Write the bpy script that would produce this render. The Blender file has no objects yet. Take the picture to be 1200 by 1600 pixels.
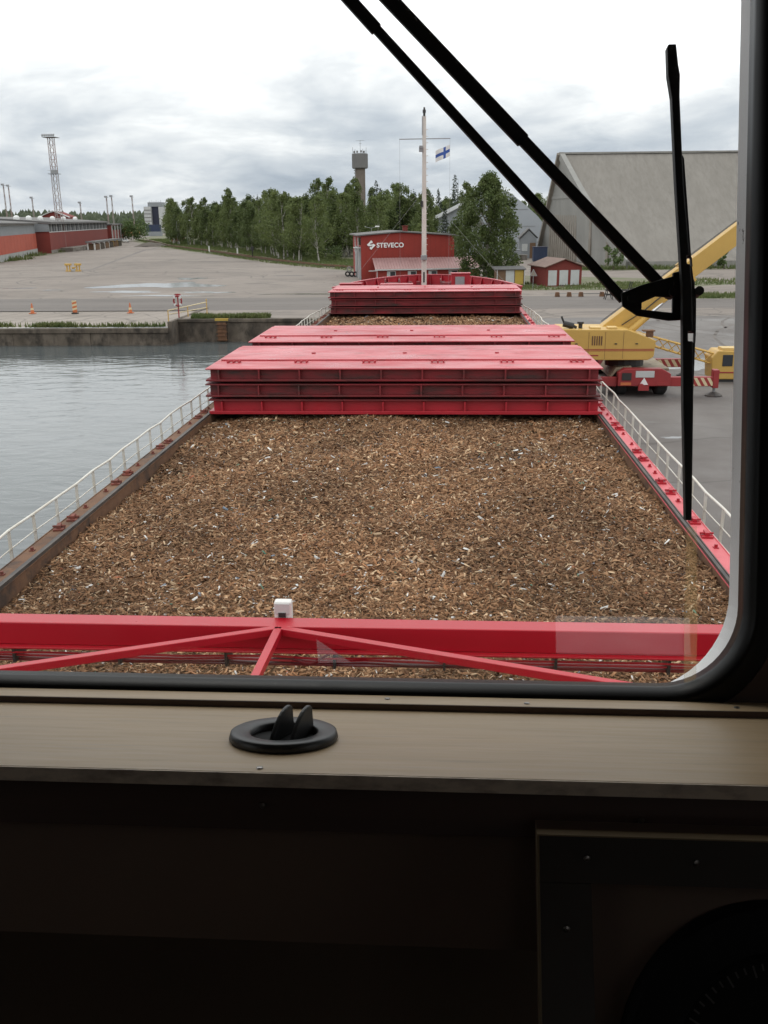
import bpy, math, random
import numpy as np
from mathutils import Vector, Matrix
R = math.radians
random.seed(7); rng = np.random.default_rng(11)
scn = bpy.context.scene
COL = scn.collection

# ------------------------------------------------------------------ camera
CAM = Vector((0, 0, 10.5))
cd = bpy.data.cameras.new('camera'); cam = bpy.data.objects.new('camera', cd); COL.objects.link(cam)
yaw, pit, rol = R(3.8), R(17.2), R(0.65)
fw = Vector((-math.sin(yaw)*math.cos(pit), math.cos(yaw)*math.cos(pit), -math.sin(pit)))
rt = Vector((math.cos(yaw), math.sin(yaw), 0)); up = rt.cross(fw)
rt2 = rt*math.cos(rol) - up*math.sin(rol); up2 = up*math.cos(rol) + rt*math.sin(rol)
m3 = Matrix((rt2, up2, -fw)).transposed()
cam.matrix_world = Matrix.Translation(CAM) @ m3.to_4x4()
cd.sensor_fit = 'VERTICAL'; cd.sensor_height = 36.0; cd.lens = 1480/1600*36.0
cd.clip_start = 0.05; cd.clip_end = 9000
scn.camera = cam

# ------------------------------------------------------------------ sky, sun, exposure
world = bpy.data.worlds.new('World'); scn.world = world; world.use_nodes = True
wn, wl = world.node_tree.nodes, world.node_tree.links
wn.clear()
def WN(t, **k):
    n = wn.new(t)
    for a, v in k.items(): setattr(n, a, v)
    return n
def wmath(op, a, b=None, c=None, clamp=False):
    n = WN('ShaderNodeMath', operation=op); n.use_clamp = clamp
    for i, v in enumerate((a, b, c)):
        if v is None: continue
        if isinstance(v, (int, float)): n.inputs[i].default_value = v
        else: wl.new(v, n.inputs[i])
    return n.outputs[0]
SUN_EL, SUN_AZ = R(56), R(338)          # azimuth from +Y clockwise
sky = WN('ShaderNodeTexSky', sky_type='NISHITA', sun_disc=False)
sky.sun_elevation = SUN_EL; sky.sun_rotation = SUN_AZ; sky.altitude = 10; sky.dust_density = 2.0
skym = WN('ShaderNodeVectorMath', operation='SCALE'); skym.inputs['Scale'].default_value = 0.1
wl.new(sky.outputs[0], skym.inputs[0])
tc = WN('ShaderNodeTexCoord'); sep = WN('ShaderNodeSeparateXYZ'); wl.new(tc.outputs['Generated'], sep.inputs[0])
zz = wmath('MAXIMUM', sep.outputs['Z'], 0.0)
den = wmath('ADD', zz, 0.24)
px = wmath('DIVIDE', sep.outputs['X'], den); py = wmath('DIVIDE', sep.outputs['Y'], den)
cmb = WN('ShaderNodeCombineXYZ'); wl.new(px, cmb.inputs[0]); wl.new(py, cmb.inputs[1])
def wnoise(scale, detail, rough, dist=0.0, off=(0, 0, 0)):
    mp = WN('ShaderNodeMapping'); mp.inputs['Location'].default_value = off
    wl.new(cmb.outputs[0], mp.inputs[0])
    n = WN('ShaderNodeTexNoise'); n.inputs['Scale'].default_value = scale; n.inputs['Detail'].default_value = detail
    n.inputs['Roughness'].default_value = rough; n.inputs['Distortion'].default_value = dist
    wl.new(mp.outputs[0], n.inputs['Vector']); return n.outputs[0]
n1 = wnoise(1.55, 6, 0.54, 0.4, (3.1, 1.7, 0)); n2 = wnoise(5.0, 6, 0.58, 0.5, (9.3, 4.2, 0))
# thin, bright overcast overhead, thicker grey cloud towards the horizon, a bright gap just above it
def wss(v, a, b):
    n = WN('ShaderNodeMapRange', interpolation_type='SMOOTHSTEP')
    n.inputs['From Min'].default_value = a; n.inputs['From Max'].default_value = b
    wl.new(v, n.inputs['Value']); return n.outputs[0]
hi = wss(zz, 0.045, 0.185); gap = wmath('SUBTRACT', 1.0, wss(zz, 0.006, 0.034))
tone = wmath('ADD', wmath('MULTIPLY', hi, 0.60), wmath('MULTIPLY', gap, 0.20))
tone = wmath('ADD', tone, wmath('MULTIPLY', wmath('SUBTRACT', n1, 0.5), 1.35))
tone = wmath('ADD', tone, wmath('MULTIPLY', wmath('SUBTRACT', n2, 0.5), 0.42))
tone = wmath('ADD', tone, 0.44, clamp=True)
ramp = WN('ShaderNodeValToRGB'); cr = ramp.color_ramp
cr.elements[0].position = 0.0; cr.elements[0].color = (0.38, 0.44, 0.52, 1)
cr.elements[1].position = 1.0; cr.elements[1].color = (1.62, 1.63, 1.65, 1)
for p, c in ((0.25, (0.50, 0.57, 0.67)), (0.5, (0.76, 0.81, 0.88)), (0.72, (1.08, 1.10, 1.13))):
    e = cr.elements.new(p); e.color = (*c, 1)
wl.new(tone, ramp.inputs[0])
mixw = WN('ShaderNodeMix', data_type='RGBA'); mixw.inputs[0].default_value = 0.94
wl.new(skym.outputs[0], mixw.inputs[6]); wl.new(ramp.outputs[0], mixw.inputs[7])
bg = WN('ShaderNodeBackground'); bg.inputs['Strength'].default_value = 1.0
wl.new(mixw.outputs[2], bg.inputs['Color'])
wo = WN('ShaderNodeOutputWorld'); wl.new(bg.outputs[0], wo.inputs[0])

sl = bpy.data.lights.new('sun', 'SUN'); sl.energy = 0.8; sl.angle = R(22); sl.color = (1, 0.96, 0.9)
sun = bpy.data.objects.new('sun', sl); COL.objects.link(sun)
sd = Vector((math.sin(SUN_AZ)*math.cos(SUN_EL), math.cos(SUN_AZ)*math.cos(SUN_EL), math.sin(SUN_EL)))
sun.rotation_euler = sd.to_track_quat('Z', 'Y').to_euler(); sun.location = (0, -20, 60)

vs = scn.view_settings
vs.view_transform = 'Standard'; vs.look = 'None'; vs.gamma = 1; vs.exposure = 0.0; vs.use_curve_mapping = False
scn.cycles.use_denoising = True
scn.cycles.max_bounces = 8; scn.cycles.transparent_max_bounces = 12; scn.cycles.sample_clamp_indirect = 6
scn.cycles.caustics_reflective = False; scn.cycles.caustics_refractive = False

# ------------------------------------------------------------------ materials
MT = {}
def mat(name, c1, c2=None, scale=1.0, rough=0.7, bump=0.0, bscale=None, metal=0.0, spec=0.5, stretch=(1, 1, 1),
        c3=None, s3=5.0, t3=(0.55, 0.7), obj=False, detail=5, rvar=0.0, trans=0.0, attr=None, contrast=(0.35, 0.65)):
    m = bpy.data.materials.new(name); m.use_nodes = True; MT[name] = m
    N, L = m.node_tree.nodes, m.node_tree.links
    b = N['Principled BSDF']
    b.inputs['Roughness'].default_value = rough; b.inputs['Metallic'].default_value = metal
    b.inputs['Specular IOR Level'].default_value = spec
    b.inputs['Base Color'].default_value = (*c1, 1)
    if obj: co = N.new('ShaderNodeTexCoord').outputs['Object']
    else: co = N.new('ShaderNodeNewGeometry').outputs['Position']
    mp = N.new('ShaderNodeMapping'); mp.inputs['Scale'].default_value = stretch; L.new(co, mp.inputs[0])
    def nz(s, d=detail, r=0.6):
        n = N.new('ShaderNodeTexNoise'); n.inputs['Scale'].default_value = s; n.inputs['Detail'].default_value = d
        n.inputs['Roughness'].default_value = r; L.new(mp.outputs[0], n.inputs['Vector']); return n.outputs[0]
    def mr(v, a, b_):
        n = N.new('ShaderNodeMapRange'); n.inputs['From Min'].default_value = a; n.inputs['From Max'].default_value = b_
        L.new(v, n.inputs['Value']); return n.outputs[0]
    cur = None
    if attr:
        a = N.new('ShaderNodeAttribute'); a.attribute_name = attr; cur = a.outputs['Color']; L.new(cur, b.inputs['Base Color'])
    if c2 is not None:
        mx = N.new('ShaderNodeMix'); mx.data_type = 'RGBA'
        L.new(mr(nz(scale), *contrast), mx.inputs[0])
        if cur is not None: L.new(cur, mx.inputs[6])
        else: mx.inputs[6].default_value = (*c1, 1)
        mx.inputs[7].default_value = (*c2, 1); cur = mx.outputs[2]; L.new(cur, b.inputs['Base Color'])
    if c3 is not None:
        mx = N.new('ShaderNodeMix'); mx.data_type = 'RGBA'
        L.new(mr(nz(s3, 8, 0.7), *t3), mx.inputs[0])
        if cur is not None: L.new(cur, mx.inputs[6])
        else: mx.inputs[6].default_value = (*c1, 1)
        mx.inputs[7].default_value = (*c3, 1); cur = mx.outputs[2]; L.new(cur, b.inputs['Base Color'])
    if rvar:
        n = N.new('ShaderNodeMapRange'); n.inputs['To Min'].default_value = max(0.02, rough-rvar); n.inputs['To Max'].default_value = rough+rvar
        n.inputs['From Min'].default_value = 0.3; n.inputs['From Max'].default_value = 0.7
        L.new(nz(scale*2.3), n.inputs['Value']); L.new(n.outputs[0], b.inputs['Roughness'])
    if bump:
        bp = N.new('ShaderNodeBump'); bp.inputs['Strength'].default_value = bump; bp.inputs['Distance'].default_value = 0.05
        L.new(nz(bscale or scale*4), bp.inputs['Height']); L.new(bp.outputs[0], b.inputs['Normal'])
    if trans:
        t = N.new('ShaderNodeBsdfTranslucent'); ms = N.new('ShaderNodeMixShader'); ms.inputs[0].default_value = trans
        if cur is not None: L.new(cur, t.inputs[0])
        else: t.inputs[0].default_value = (*c1, 1)
        L.new(b.outputs[0], ms.inputs[1]); L.new(t.outputs[0], ms.inputs[2])
        L.new(ms.outputs[0], N['Material Output'].inputs[0])
    return m

mat('asphalt', (0.178, 0.150, 0.128), (0.248, 0.212, 0.183), 0.07, 0.9, 0.15, 3.0, c3=(0.115, 0.10, 0.088), s3=0.30, t3=(0.50, 0.74), stretch=(0.6, 1, 1), contrast=(0.3, 0.7))
mat('asphalt_dark', (0.118, 0.102, 0.092), (0.155, 0.136, 0.122), 0.12, 0.85, 0.1, 4.0, stretch=(0.25, 1, 1), c3=(0.10, 0.093, 0.088), s3=0.6, t3=(0.58, 0.72))
mat('asphalt_quay', (0.122, 0.109, 0.101), (0.160, 0.145, 0.134), 0.16, 0.75, 0.1, 4.0, c3=(0.21, 0.205, 0.195), s3=0.22, t3=(0.56, 0.70), rvar=0.2)
mat('asphalt_mark', (0.098, 0.085, 0.075), (0.15, 0.13, 0.115), 0.5, 0.85)
mat('apron', (0.23, 0.198, 0.17), (0.30, 0.262, 0.228), 0.25, 0.9, 0.1, stretch=(0.2, 1, 1), c3=(0.17, 0.15, 0.13), s3=0.9, t3=(0.55, 0.72))
mat('quay_concrete', (0.095, 0.076, 0.057), (0.17, 0.14, 0.11), 0.6, 0.95, 0.7, 3.0, c3=(0.045, 0.037, 0.029), s3=0.9, t3=(0.44, 0.62), stretch=(1, 1, 0.6))
mat('concrete', (0.30, 0.29, 0.265), (0.24, 0.23, 0.21), 0.3, 0.9, 0.2, 3.0, c3=(0.19, 0.18, 0.165), s3=0.7, t3=(0.52, 0.72))
mat('hall_roof', (0.190, 0.174, 0.152), (0.222, 0.205, 0.181), 0.35, 0.92, 0.25, 1.3, stretch=(1.0, 0.22, 0.22), c3=(0.160, 0.147, 0.128), s3=1.6, t3=(0.42, 0.72), detail=9)
mat('hall_wall', (0.29, 0.285, 0.265), (0.24, 0.235, 0.22), 0.3, 0.9, 0.15, 2.0, stretch=(1, 1, 0.4))
mat('hall_slat', (0.21, 0.185, 0.155), (0.28, 0.25, 0.215), 0.6, 0.85)
mat('water', (0.085, 0.098, 0.100), None, 1, 0.10, 0.0)
mat('puddle', (0.05, 0.05, 0.05), None, 1, 0.12, 0.0)
mat('soil', (0.17, 0.145, 0.105), (0.10, 0.12, 0.05), 0.25, 0.95, 0.3, 2.0, c3=(0.22, 0.19, 0.15), s3=0.8)
mat('grass', (0.085, 0.125, 0.035), (0.14, 0.155, 0.055), 0.6, 0.8, trans=0.25)
mat('leaf_aspen', (0.116, 0.152, 0.050), (0.158, 0.192, 0.066), 0.3, 0.6, trans=0.35, spec=0.3)
mat('leaf_alder', (0.075, 0.104, 0.034), (0.102, 0.132, 0.044), 0.3, 0.6, trans=0.30, spec=0.3)
mat('leaf_birch', (0.096, 0.128, 0.040), (0.138, 0.170, 0.058), 0.35, 0.6, trans=0.30, spec=0.3)
mat('leaf_big', (0.072, 0.104, 0.030), (0.120, 0.152, 0.048), 0.7, 0.55, trans=0.32, spec=0.35)
mat('leaf_bush', (0.075, 0.115, 0.032), (0.105, 0.15, 0.045), 0.5, 0.6, trans=0.3)
mat('needle', (0.030, 0.048, 0.022), (0.045, 0.065, 0.028), 0.5, 0.7, trans=0.12)
mat('far_leaf', (0.060, 0.080, 0.045), (0.085, 0.105, 0.055), 0.02, 0.8, trans=0.2)
mat('bark_birch', (0.42, 0.40, 0.36), (0.10, 0.085, 0.07), 1.6, 0.85, contrast=(0.5, 0.62))
mat('bark_dark', (0.10, 0.08, 0.06), (0.06, 0.05, 0.04), 1.5, 0.9)
mat('red_paint', (0.40, 0.014, 0.026), (0.34, 0.012, 0.022), 0.8, 0.42, 0.03, 6, c3=(0.33, 0.028, 0.03), s3=1.1, t3=(0.60, 0.78), rvar=0.12)
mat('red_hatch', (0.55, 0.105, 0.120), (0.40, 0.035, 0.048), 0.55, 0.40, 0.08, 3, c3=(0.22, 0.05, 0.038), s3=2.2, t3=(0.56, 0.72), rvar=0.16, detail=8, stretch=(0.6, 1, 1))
mat('red_grimy_shaded', (0.22, 0.010, 0.016), (0.13, 0.010, 0.012), 1.3, 0.6, 0.05, 6, c3=(0.040, 0.018, 0.015), s3=1.6, t3=(0.46, 0.68), stretch=(0.5, 1, 2.2), rvar=0.1)  # grimy red, with shade of the hatch faces put into the colour
mat('red_beam', (0.42, 0.008, 0.020), (0.38, 0.007, 0.018), 0.7, 0.33, 0.02, 9, rvar=0.06)
mat('pink_flange', (0.60, 0.12, 0.135), (0.52, 0.085, 0.10), 1.5, 0.5, c3=(0.36, 0.05, 0.045), s3=3.0, t3=(0.6, 0.75))
mat('rust', (0.125, 0.060, 0.032), (0.175, 0.090, 0.046), 2.5, 0.85, 0.2, 14, c3=(0.055, 0.034, 0.024), s3=1.4, t3=(0.5, 0.66))
mat('rust_red', (0.20, 0.050, 0.032), (0.12, 0.04, 0.028), 5, 0.8)
mat('rail_steel', (0.035, 0.03, 0.028), (0.075, 0.06, 0.05), 3, 0.6)
mat('white_rail', (0.68, 0.66, 0.60), (0.58, 0.54, 0.46), 2.5, 0.5, c3=(0.36, 0.22, 0.11), s3=6, t3=(0.64, 0.74))
mat('white_mast', (0.66, 0.62, 0.57), (0.56, 0.51, 0.46), 0.8, 0.5, c3=(0.40, 0.28, 0.2), s3=2.5, t3=(0.66, 0.78))
mat('black_metal', (0.022, 0.021, 0.02), None, 1, 0.5)
mat('black_wiper', (0.010, 0.010, 0.010), (0.016, 0.016, 0.015), 30, 0.55, spec=0.3)
mat('gasket', (0.006, 0.006, 0.006), None, 1, 0.38, spec=0.22)
mat('white_rim', (0.88, 0.88, 0.88), (0.82, 0.82, 0.82), 9, 0.6, c3=(0.07, 0.055, 0.045), s3=22, t3=(0.63, 0.655))
mat('sill_wood', (0.50, 0.365, 0.218), (0.45, 0.325, 0.19), 9, 0.42, 0.03, 40, stretch=(0.5, 6, 6), obj=True, rvar=0.10, c3=(0.36, 0.27, 0.175), s3=14, t3=(0.56, 0.75))
mat('sill_edge', (0.62, 0.50, 0.38), (0.34, 0.26, 0.20), 34, 0.6, stretch=(1, 2, 2.5), contrast=(0.45, 0.7))
mat('dark_wood', (0.075, 0.042, 0.030), (0.060, 0.034, 0.025), 6, 0.55, stretch=(0.4, 4, 4))
mat('panel_brown', (0.15, 0.095, 0.065), (0.13, 0.083, 0.058), 4, 0.7)
mat('room_dark', (0.17, 0.12, 0.085), (0.15, 0.105, 0.075), 2, 0.8)
mat('console', (0.040, 0.030, 0.022), (0.034, 0.026, 0.019), 20, 0.45)
mat('console_edge', (0.20, 0.145, 0.08), None, 1, 0.45)
mat('dial_black', (0.008, 0.008, 0.008), None, 1, 0.7, spec=0.15)
mat('dial_mark', (0.06, 0.056, 0.052), None, 1, 0.6)
mat('vent_plastic', (0.020, 0.021, 0.022), (0.026, 0.027, 0.028), 60, 0.42)
mat('screw', (0.30, 0.28, 0.26), None, 1, 0.3, metal=1.0)
mat('yellow', (0.57, 0.355, 0.085), (0.51, 0.315, 0.075), 0.7, 0.45, c3=(0.36, 0.23, 0.09), s3=1.6, t3=(0.62, 0.76))
mat('yellow_top', (0.66, 0.46, 0.17), (0.58, 0.40, 0.14), 0.8, 0.5)
mat('crane_red', (0.31, 0.026, 0.028), (0.23, 0.024, 0.025), 0.9, 0.5, c3=(0.10, 0.04, 0.03), s3=2.2, t3=(0.6, 0.74))
mat('crane_deck', (0.26, 0.225, 0.155), (0.20, 0.15, 0.10), 1.2, 0.7, c3=(0.12, 0.08, 0.055), s3=2.0)
mat('tyre', (0.018, 0.018, 0.018), None, 1, 0.85)
mat('steel', (0.35, 0.36, 0.37), (0.26, 0.265, 0.27), 1.5, 0.4, metal=0.6)
mat('chrome', (0.75, 0.75, 0.77), None, 1, 0.15, metal=1.0)
mat('zinc_sheet', (0.40, 0.42, 0.42), (0.30, 0.315, 0.31), 1.0, 0.35, metal=0.3)
mat('white_paint', (0.72, 0.71, 0.68), (0.64, 0.63, 0.60), 1.2, 0.6)
mat('off_white', (0.52, 0.53, 0.52), (0.46, 0.47, 0.46), 0.8, 0.6)
mat('cream_paint', (0.62, 0.52, 0.32), None, 1, 0.6)
mat('stripe_red', (0.30, 0.03, 0.03), None, 1, 0.6)
mat('glass_dark', (0.03, 0.035, 0.042), None, 1, 0.08, spec=0.6)
mat('brick_red', (0.19, 0.034, 0.026), (0.16, 0.029, 0.023), 0.4, 0.85, 0.1, 6, c3=(0.165, 0.03, 0.025), s3=0.9, t3=(0.55, 0.75))
mat('steveco_red', (0.29, 0.034, 0.023), (0.25, 0.030, 0.021), 0.3, 0.8, c3=(0.25, 0.036, 0.028), s3=0.7)
mat('orange_panel', (0.46, 0.095, 0.055), (0.40, 0.08, 0.048), 0.3, 0.75)
mat('wh_red', (0.22, 0.038, 0.028), (0.19, 0.034, 0.026), 0.2, 0.8)
mat('grey_panel', (0.27, 0.285, 0.30), (0.235, 0.25, 0.26), 0.3, 0.75)
mat('wh_roof', (0.125, 0.12, 0.118), (0.165, 0.158, 0.152), 0.12, 0.9)
mat('roof_pink', (0.34, 0.20, 0.19), (0.29, 0.165, 0.155), 0.5, 0.6)
mat('roof_brown', (0.20, 0.13, 0.105), (0.155, 0.10, 0.082), 0.8, 0.8)
mat('plinth', (0.42, 0.42, 0.40), (0.33, 0.33, 0.315), 0.5, 0.85)
mat('membrane', (0.40, 0.425, 0.455), (0.37, 0.395, 0.425), 0.15, 0.7)
mat('membrane_white', (0.78, 0.79, 0.80), (0.72, 0.73, 0.74), 0.3, 0.6)
mat('tower_grey', (0.175, 0.17, 0.165), (0.20, 0.195, 0.19), 0.3, 0.8)
mat('tower_shaft', (0.235, 0.195, 0.16), (0.20, 0.165, 0.138), 0.5, 0.85)
mat('blue', (0.022, 0.038, 0.085), (0.018, 0.030, 0.07), 0.8, 0.55)
mat('dark_blue', (0.03, 0.034, 0.06), None, 1, 0.7)
mat('orange', (0.52, 0.145, 0.05), None, 1, 0.55)
mat('flag_blue', (0.045, 0.10, 0.34), None, 1, 0.7, trans=0.25)
mat('flag_white', (0.70, 0.70, 0.68), None, 1, 0.7, trans=0.25)
mat('timber', (0.40, 0.20, 0.085), (0.30, 0.15, 0.065), 1.5, 0.85)
mat('grey_metal', (0.30, 0.305, 0.31), (0.24, 0.245, 0.25), 0.8, 0.6)
mat('lattice_red', (0.30, 0.20, 0.18), (0.34, 0.32, 0.30), 0.12, 0.7)
mat('yellow_door', (0.50, 0.34, 0.06), (0.42, 0.28, 0.05), 0.6, 0.6)
mat('brown_wood', (0.16, 0.095, 0.055), None, 1, 0.8)
mat('rubble', (0.30, 0.27, 0.24), (0.14, 0.12, 0.10), 1.2, 0.95)
mat('chip', (0.2, 0.12, 0.07), None, 1, 0.85, attr='chip_colour', spec=0.25)
mat('chip_bed', (0.085, 0.052, 0.028), (0.16, 0.098, 0.05), 22, 0.95, 0.8, 30, c3=(0.19, 0.13, 0.075), s3=30, t3=(0.56, 0.66))
mat('lamp_white', (0.8, 0.8, 0.78), None, 1, 0.4)

# cracks and lane joints in the asphalt
for nm_, sc_, wd in (('asphalt', 0.07, 0.010), ('asphalt_quay', 0.11, 0.006), ('apron', 0.2, 0.02)):
    m = MT[nm_]; N, L = m.node_tree.nodes, m.node_tree.links; b = N['Principled BSDF']
    src = b.inputs['Base Color'].links[0].from_socket
    g = N.new('ShaderNodeNewGeometry'); nz_ = N.new('ShaderNodeTexNoise'); nz_.inputs['Scale'].default_value = 0.15; L.new(g.outputs['Position'], nz_.inputs['Vector'])
    vm = N.new('ShaderNodeVectorMath'); vm.operation = 'MULTIPLY_ADD'; vm.inputs[1].default_value = (6, 6, 0); L.new(nz_.outputs['Color'], vm.inputs[0]); L.new(g.outputs['Position'], vm.inputs[2])
    vo = N.new('ShaderNodeTexVoronoi'); vo.feature = 'DISTANCE_TO_EDGE'; vo.inputs['Scale'].default_value = sc_; L.new(vm.outputs[0], vo.inputs['Vector'])
    mr_ = N.new('ShaderNodeMapRange'); mr_.inputs['From Min'].default_value = wd*0.3; mr_.inputs['From Max'].default_value = wd; mr_.inputs['To Min'].default_value = 0.45; mr_.inputs['To Max'].default_value = 0.0
    L.new(vo.outputs['Distance'], mr_.inputs['Value'])
    mx = N.new('ShaderNodeMix'); mx.data_type = 'RGBA'; L.new(mr_.outputs[0], mx.inputs[0]); L.new(src, mx.inputs[6]); mx.inputs[7].default_value = (0.05, 0.045, 0.04, 1); L.new(mx.outputs[2], b.inputs['Base Color'])

# water ripples
m = MT['water']; N, L = m.node_tree.nodes, m.node_tree.links
b = N['Principled BSDF']; b.inputs['IOR'].default_value = 1.33
g = N.new('ShaderNodeNewGeometry')
def ripple(scale, sx, sy, dist):
    mp = N.new('ShaderNodeMapping'); mp.inputs['Scale'].default_value = (sx, sy, 1); mp.inputs['Rotation'].default_value = (0, 0, 0.3)
    L.new(g.outputs['Position'], mp.inputs[0])
    n = N.new('ShaderNodeTexNoise'); n.inputs['Scale'].default_value = scale; n.inputs['Detail'].default_value = 4
    n.inputs['Distortion'].default_value = 0.6; L.new(mp.outputs[0], n.inputs[0])
    bp = N.new('ShaderNodeBump'); bp.inputs['Strength'].default_value = 1.0; bp.inputs['Distance'].default_value = dist
    L.new(n.outputs[0], bp.inputs['Height']); return bp
b1 = ripple(0.9, 0.5, 1.0, 0.050); b2 = ripple(0.16, 0.4, 1.0, 0.075)
L.new(b2.outputs[0], b1.inputs['Normal']); L.new(b1.outputs[0], b.inputs['Normal'])

# window glass: clear with a Fresnel reflection; film: milky colour painting a reflection; streak: painted light streak
def thin_glass(name, white=0.0, tint=(0.9, 0.9, 0.92)):
    m = bpy.data.materials.new(name); m.use_nodes = True; MT[name] = m
    N, L = m.node_tree.nodes, m.node_tree.links; N.clear()
    t = N.new('ShaderNodeBsdfTransparent'); t.inputs[0].default_value = (0.97, 0.98, 0.975, 1)
    g = N.new('ShaderNodeBsdfGlossy'); g.inputs['Roughness'].default_value = 0.01
    ge = N.new('ShaderNodeNewGeometry'); dt = N.new('ShaderNodeVectorMath'); dt.operation = 'DOT_PRODUCT'
    L.new(ge.outputs['Normal'], dt.inputs[0]); L.new(ge.outputs['Incoming'], dt.inputs[1])
    def nm(op, a, b_=None):
        n = N.new('ShaderNodeMath'); n.operation = op
        for i, v in enumerate((a, b_)):
            if v is None: continue
            if isinstance(v, (int, float)): n.inputs[i].default_value = v
            else: L.new(v, n.inputs[i])
        return n.outputs[0]
    sch = nm('MULTIPLY_ADD', nm('POWER', nm('SUBTRACT', 1.0, nm('ABSOLUTE', dt.outputs['Value'])), 5.0), 0.96)   # Schlick
    sch.node.inputs[2].default_value = 0.04
    ms = N.new('ShaderNodeMixShader'); L.new(sch, ms.inputs[0]); L.new(t.outputs[0], ms.inputs[1]); L.new(g.outputs[0], ms.inputs[2])
    o = N.new('ShaderNodeOutputMaterial'); last = ms.outputs[0]
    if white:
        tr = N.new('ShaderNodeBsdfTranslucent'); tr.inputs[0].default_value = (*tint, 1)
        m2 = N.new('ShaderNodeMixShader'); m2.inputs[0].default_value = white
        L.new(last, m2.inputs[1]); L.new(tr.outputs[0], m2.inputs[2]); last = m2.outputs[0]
    L.new(last, o.inputs[0])
thin_glass('window_glass'); thin_glass('reflection_film', 0.11); thin_glass('streak', 0.20, tint=(0.75, 0.52, 0.22))

# ------------------------------------------------------------------ helpers
class MB:
    def __init__(s, M=None): s.v = []; s.f = []; s.m = []; s.M = M; s.mi = 0
    def add(s, vs, fs):
        o = len(s.v)
        for p in vs:
            p = Vector(p); s.v.append(tuple(s.M @ p) if s.M else tuple(p))
        for f in fs: s.f.append(tuple(o+i for i in f)); s.m.append(s.mi)
        return s
    HF = [(0, 3, 2, 1), (4, 5, 6, 7), (0, 1, 5, 4), (1, 2, 6, 5), (2, 3, 7, 6), (3, 0, 4, 7)]
    def hex(s, p8): return s.add(p8, s.HF)
    def box(s, x0, x1, y0, y1, z0, z1):
        return s.hex([(x0, y0, z0), (x1, y0, z0), (x1, y1, z0), (x0, y1, z0), (x0, y0, z1), (x1, y0, z1), (x1, y1, z1), (x0, y1, z1)])
    def bar(s, p, q, w, h, upv=(0, 0, 1)):
        p, q = Vector(p), Vector(q); d = (q-p).normalized(); u = Vector(upv)
        if abs(d.dot(u)) > 0.99: u = Vector((0, 1, 0))
        a = d.cross(u).normalized(); u = a.cross(d); a = a*w/2; u = u*h/2
        return s.hex([p-a-u, p+a-u, q+a-u, q-a-u, p-a+u, p+a+u, q+a+u, q-a+u])
    def tube(s, p, q, r, n=6, r2=None):
        p, q = Vector(p), Vector(q); d = (q-p).normalized(); r2 = r if r2 is None else r2
        a = d.orthogonal().normalized(); c = d.cross(a)
        vs = []
        for P, rr in ((p, r), (q, r2)):
            for i in range(n):
                t = 2*math.pi*i/n; vs.append(P + a*math.cos(t)*rr + c*math.sin(t)*rr)
        fs = [(i, (i+1) % n, n+(i+1) % n, n+i) for i in range(n)] + [tuple(range(n-1, -1, -1)), tuple(range(n, 2*n))]
        return s.add(vs, fs)
    def path(s, pts, r, n=6):
        for p, q in zip(pts[:-1], pts[1:]): s.tube(p, q, r, n)
        return s
    def prism(s, pts, d):
        """closed 3D polygon pts extruded by vector d"""
        n = len(pts); d = Vector(d); vs = [Vector(p) for p in pts] + [Vector(p)+d for p in pts]
        nrm = Vector((0, 0, 0))
        for i in range(n): nrm += vs[i].cross(vs[(i+1) % n])
        fl = nrm.dot(d) > 0
        fs = [tuple(range(n)), tuple(range(2*n-1, n-1, -1))] + [(i, n+i, n+(i+1) % n, (i+1) % n) for i in range(n)]
        if fl: fs = [tuple(reversed(f)) for f in fs]
        return s.add(vs, fs)
    def lathe(s, prof, c, n=16, axis='z'):
        vs = []; k = len(prof)
        for i in range(n):
            t = 2*math.pi*i/n
            for r, h in prof:
                x, y = r*math.cos(t), r*math.sin(t)
                vs.append((c[0]+x, c[1]+y, c[2]+h) if axis == 'z' else (c[0]+x, c[1]+h, c[2]+y) if axis == 'y' else (c[0]+h, c[1]+x, c[2]+y))
        fs = [(i*k+j, ((i+1) % n)*k+j, ((i+1) % n)*k+j+1, i*k+j+1) for i in range(n) for j in range(k-1)]
        if axis == 'y': fs = [tuple(reversed(f)) for f in fs]
        return s.add(vs, fs)
    def quad(s, a, b, c, d): return s.add([a, b, c, d], [(0, 1, 2, 3)])
    def mesh(s, name):
        me = bpy.data.meshes.new(name); me.from_pydata(s.v, [], s.f); me.update(); return me
    def build(s, name, m, parent=None, bevel=0, smooth=False, seg=2):
        me = s.mesh(name); ms = m if isinstance(m, (list, tuple)) else [m]
        for x in ms: me.materials.append(MT[x])
        if len(ms) > 1: me.polygons.foreach_set('material_index', s.m)
        if smooth: me.polygons.foreach_set('use_smooth', [True]*len(me.polygons))
        o = bpy.data.objects.new(name, me); COL.objects.link(o)
        if bevel:
            bv = o.modifiers.new('bevel', 'BEVEL'); bv.width = bevel; bv.segments = seg; bv.limit_method = 'ANGLE'; bv.angle_limit = R(40)
        if smooth and not bevel: pass
        if parent is not None: setp(o, parent)
        return o
def wm(o):
    m = o.matrix_basis.copy()
    while o.parent: m = o.parent.matrix_basis @ m; o = o.parent
    return m
def setp(o, parent):
    """parent keeping the world-space vertices where they are"""
    m = o.matrix_basis.copy(); o.parent = parent; o.matrix_parent_inverse = Matrix.Identity(4)
    o.matrix_basis = wm(parent).inverted() @ m
def tag(o, label=None, cat=None, group=None, kind=None):
    if label: o['label'] = label
    if cat: o['category'] = cat
    if group: o['group'] = group
    if kind: o['kind'] = kind
    return o
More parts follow.
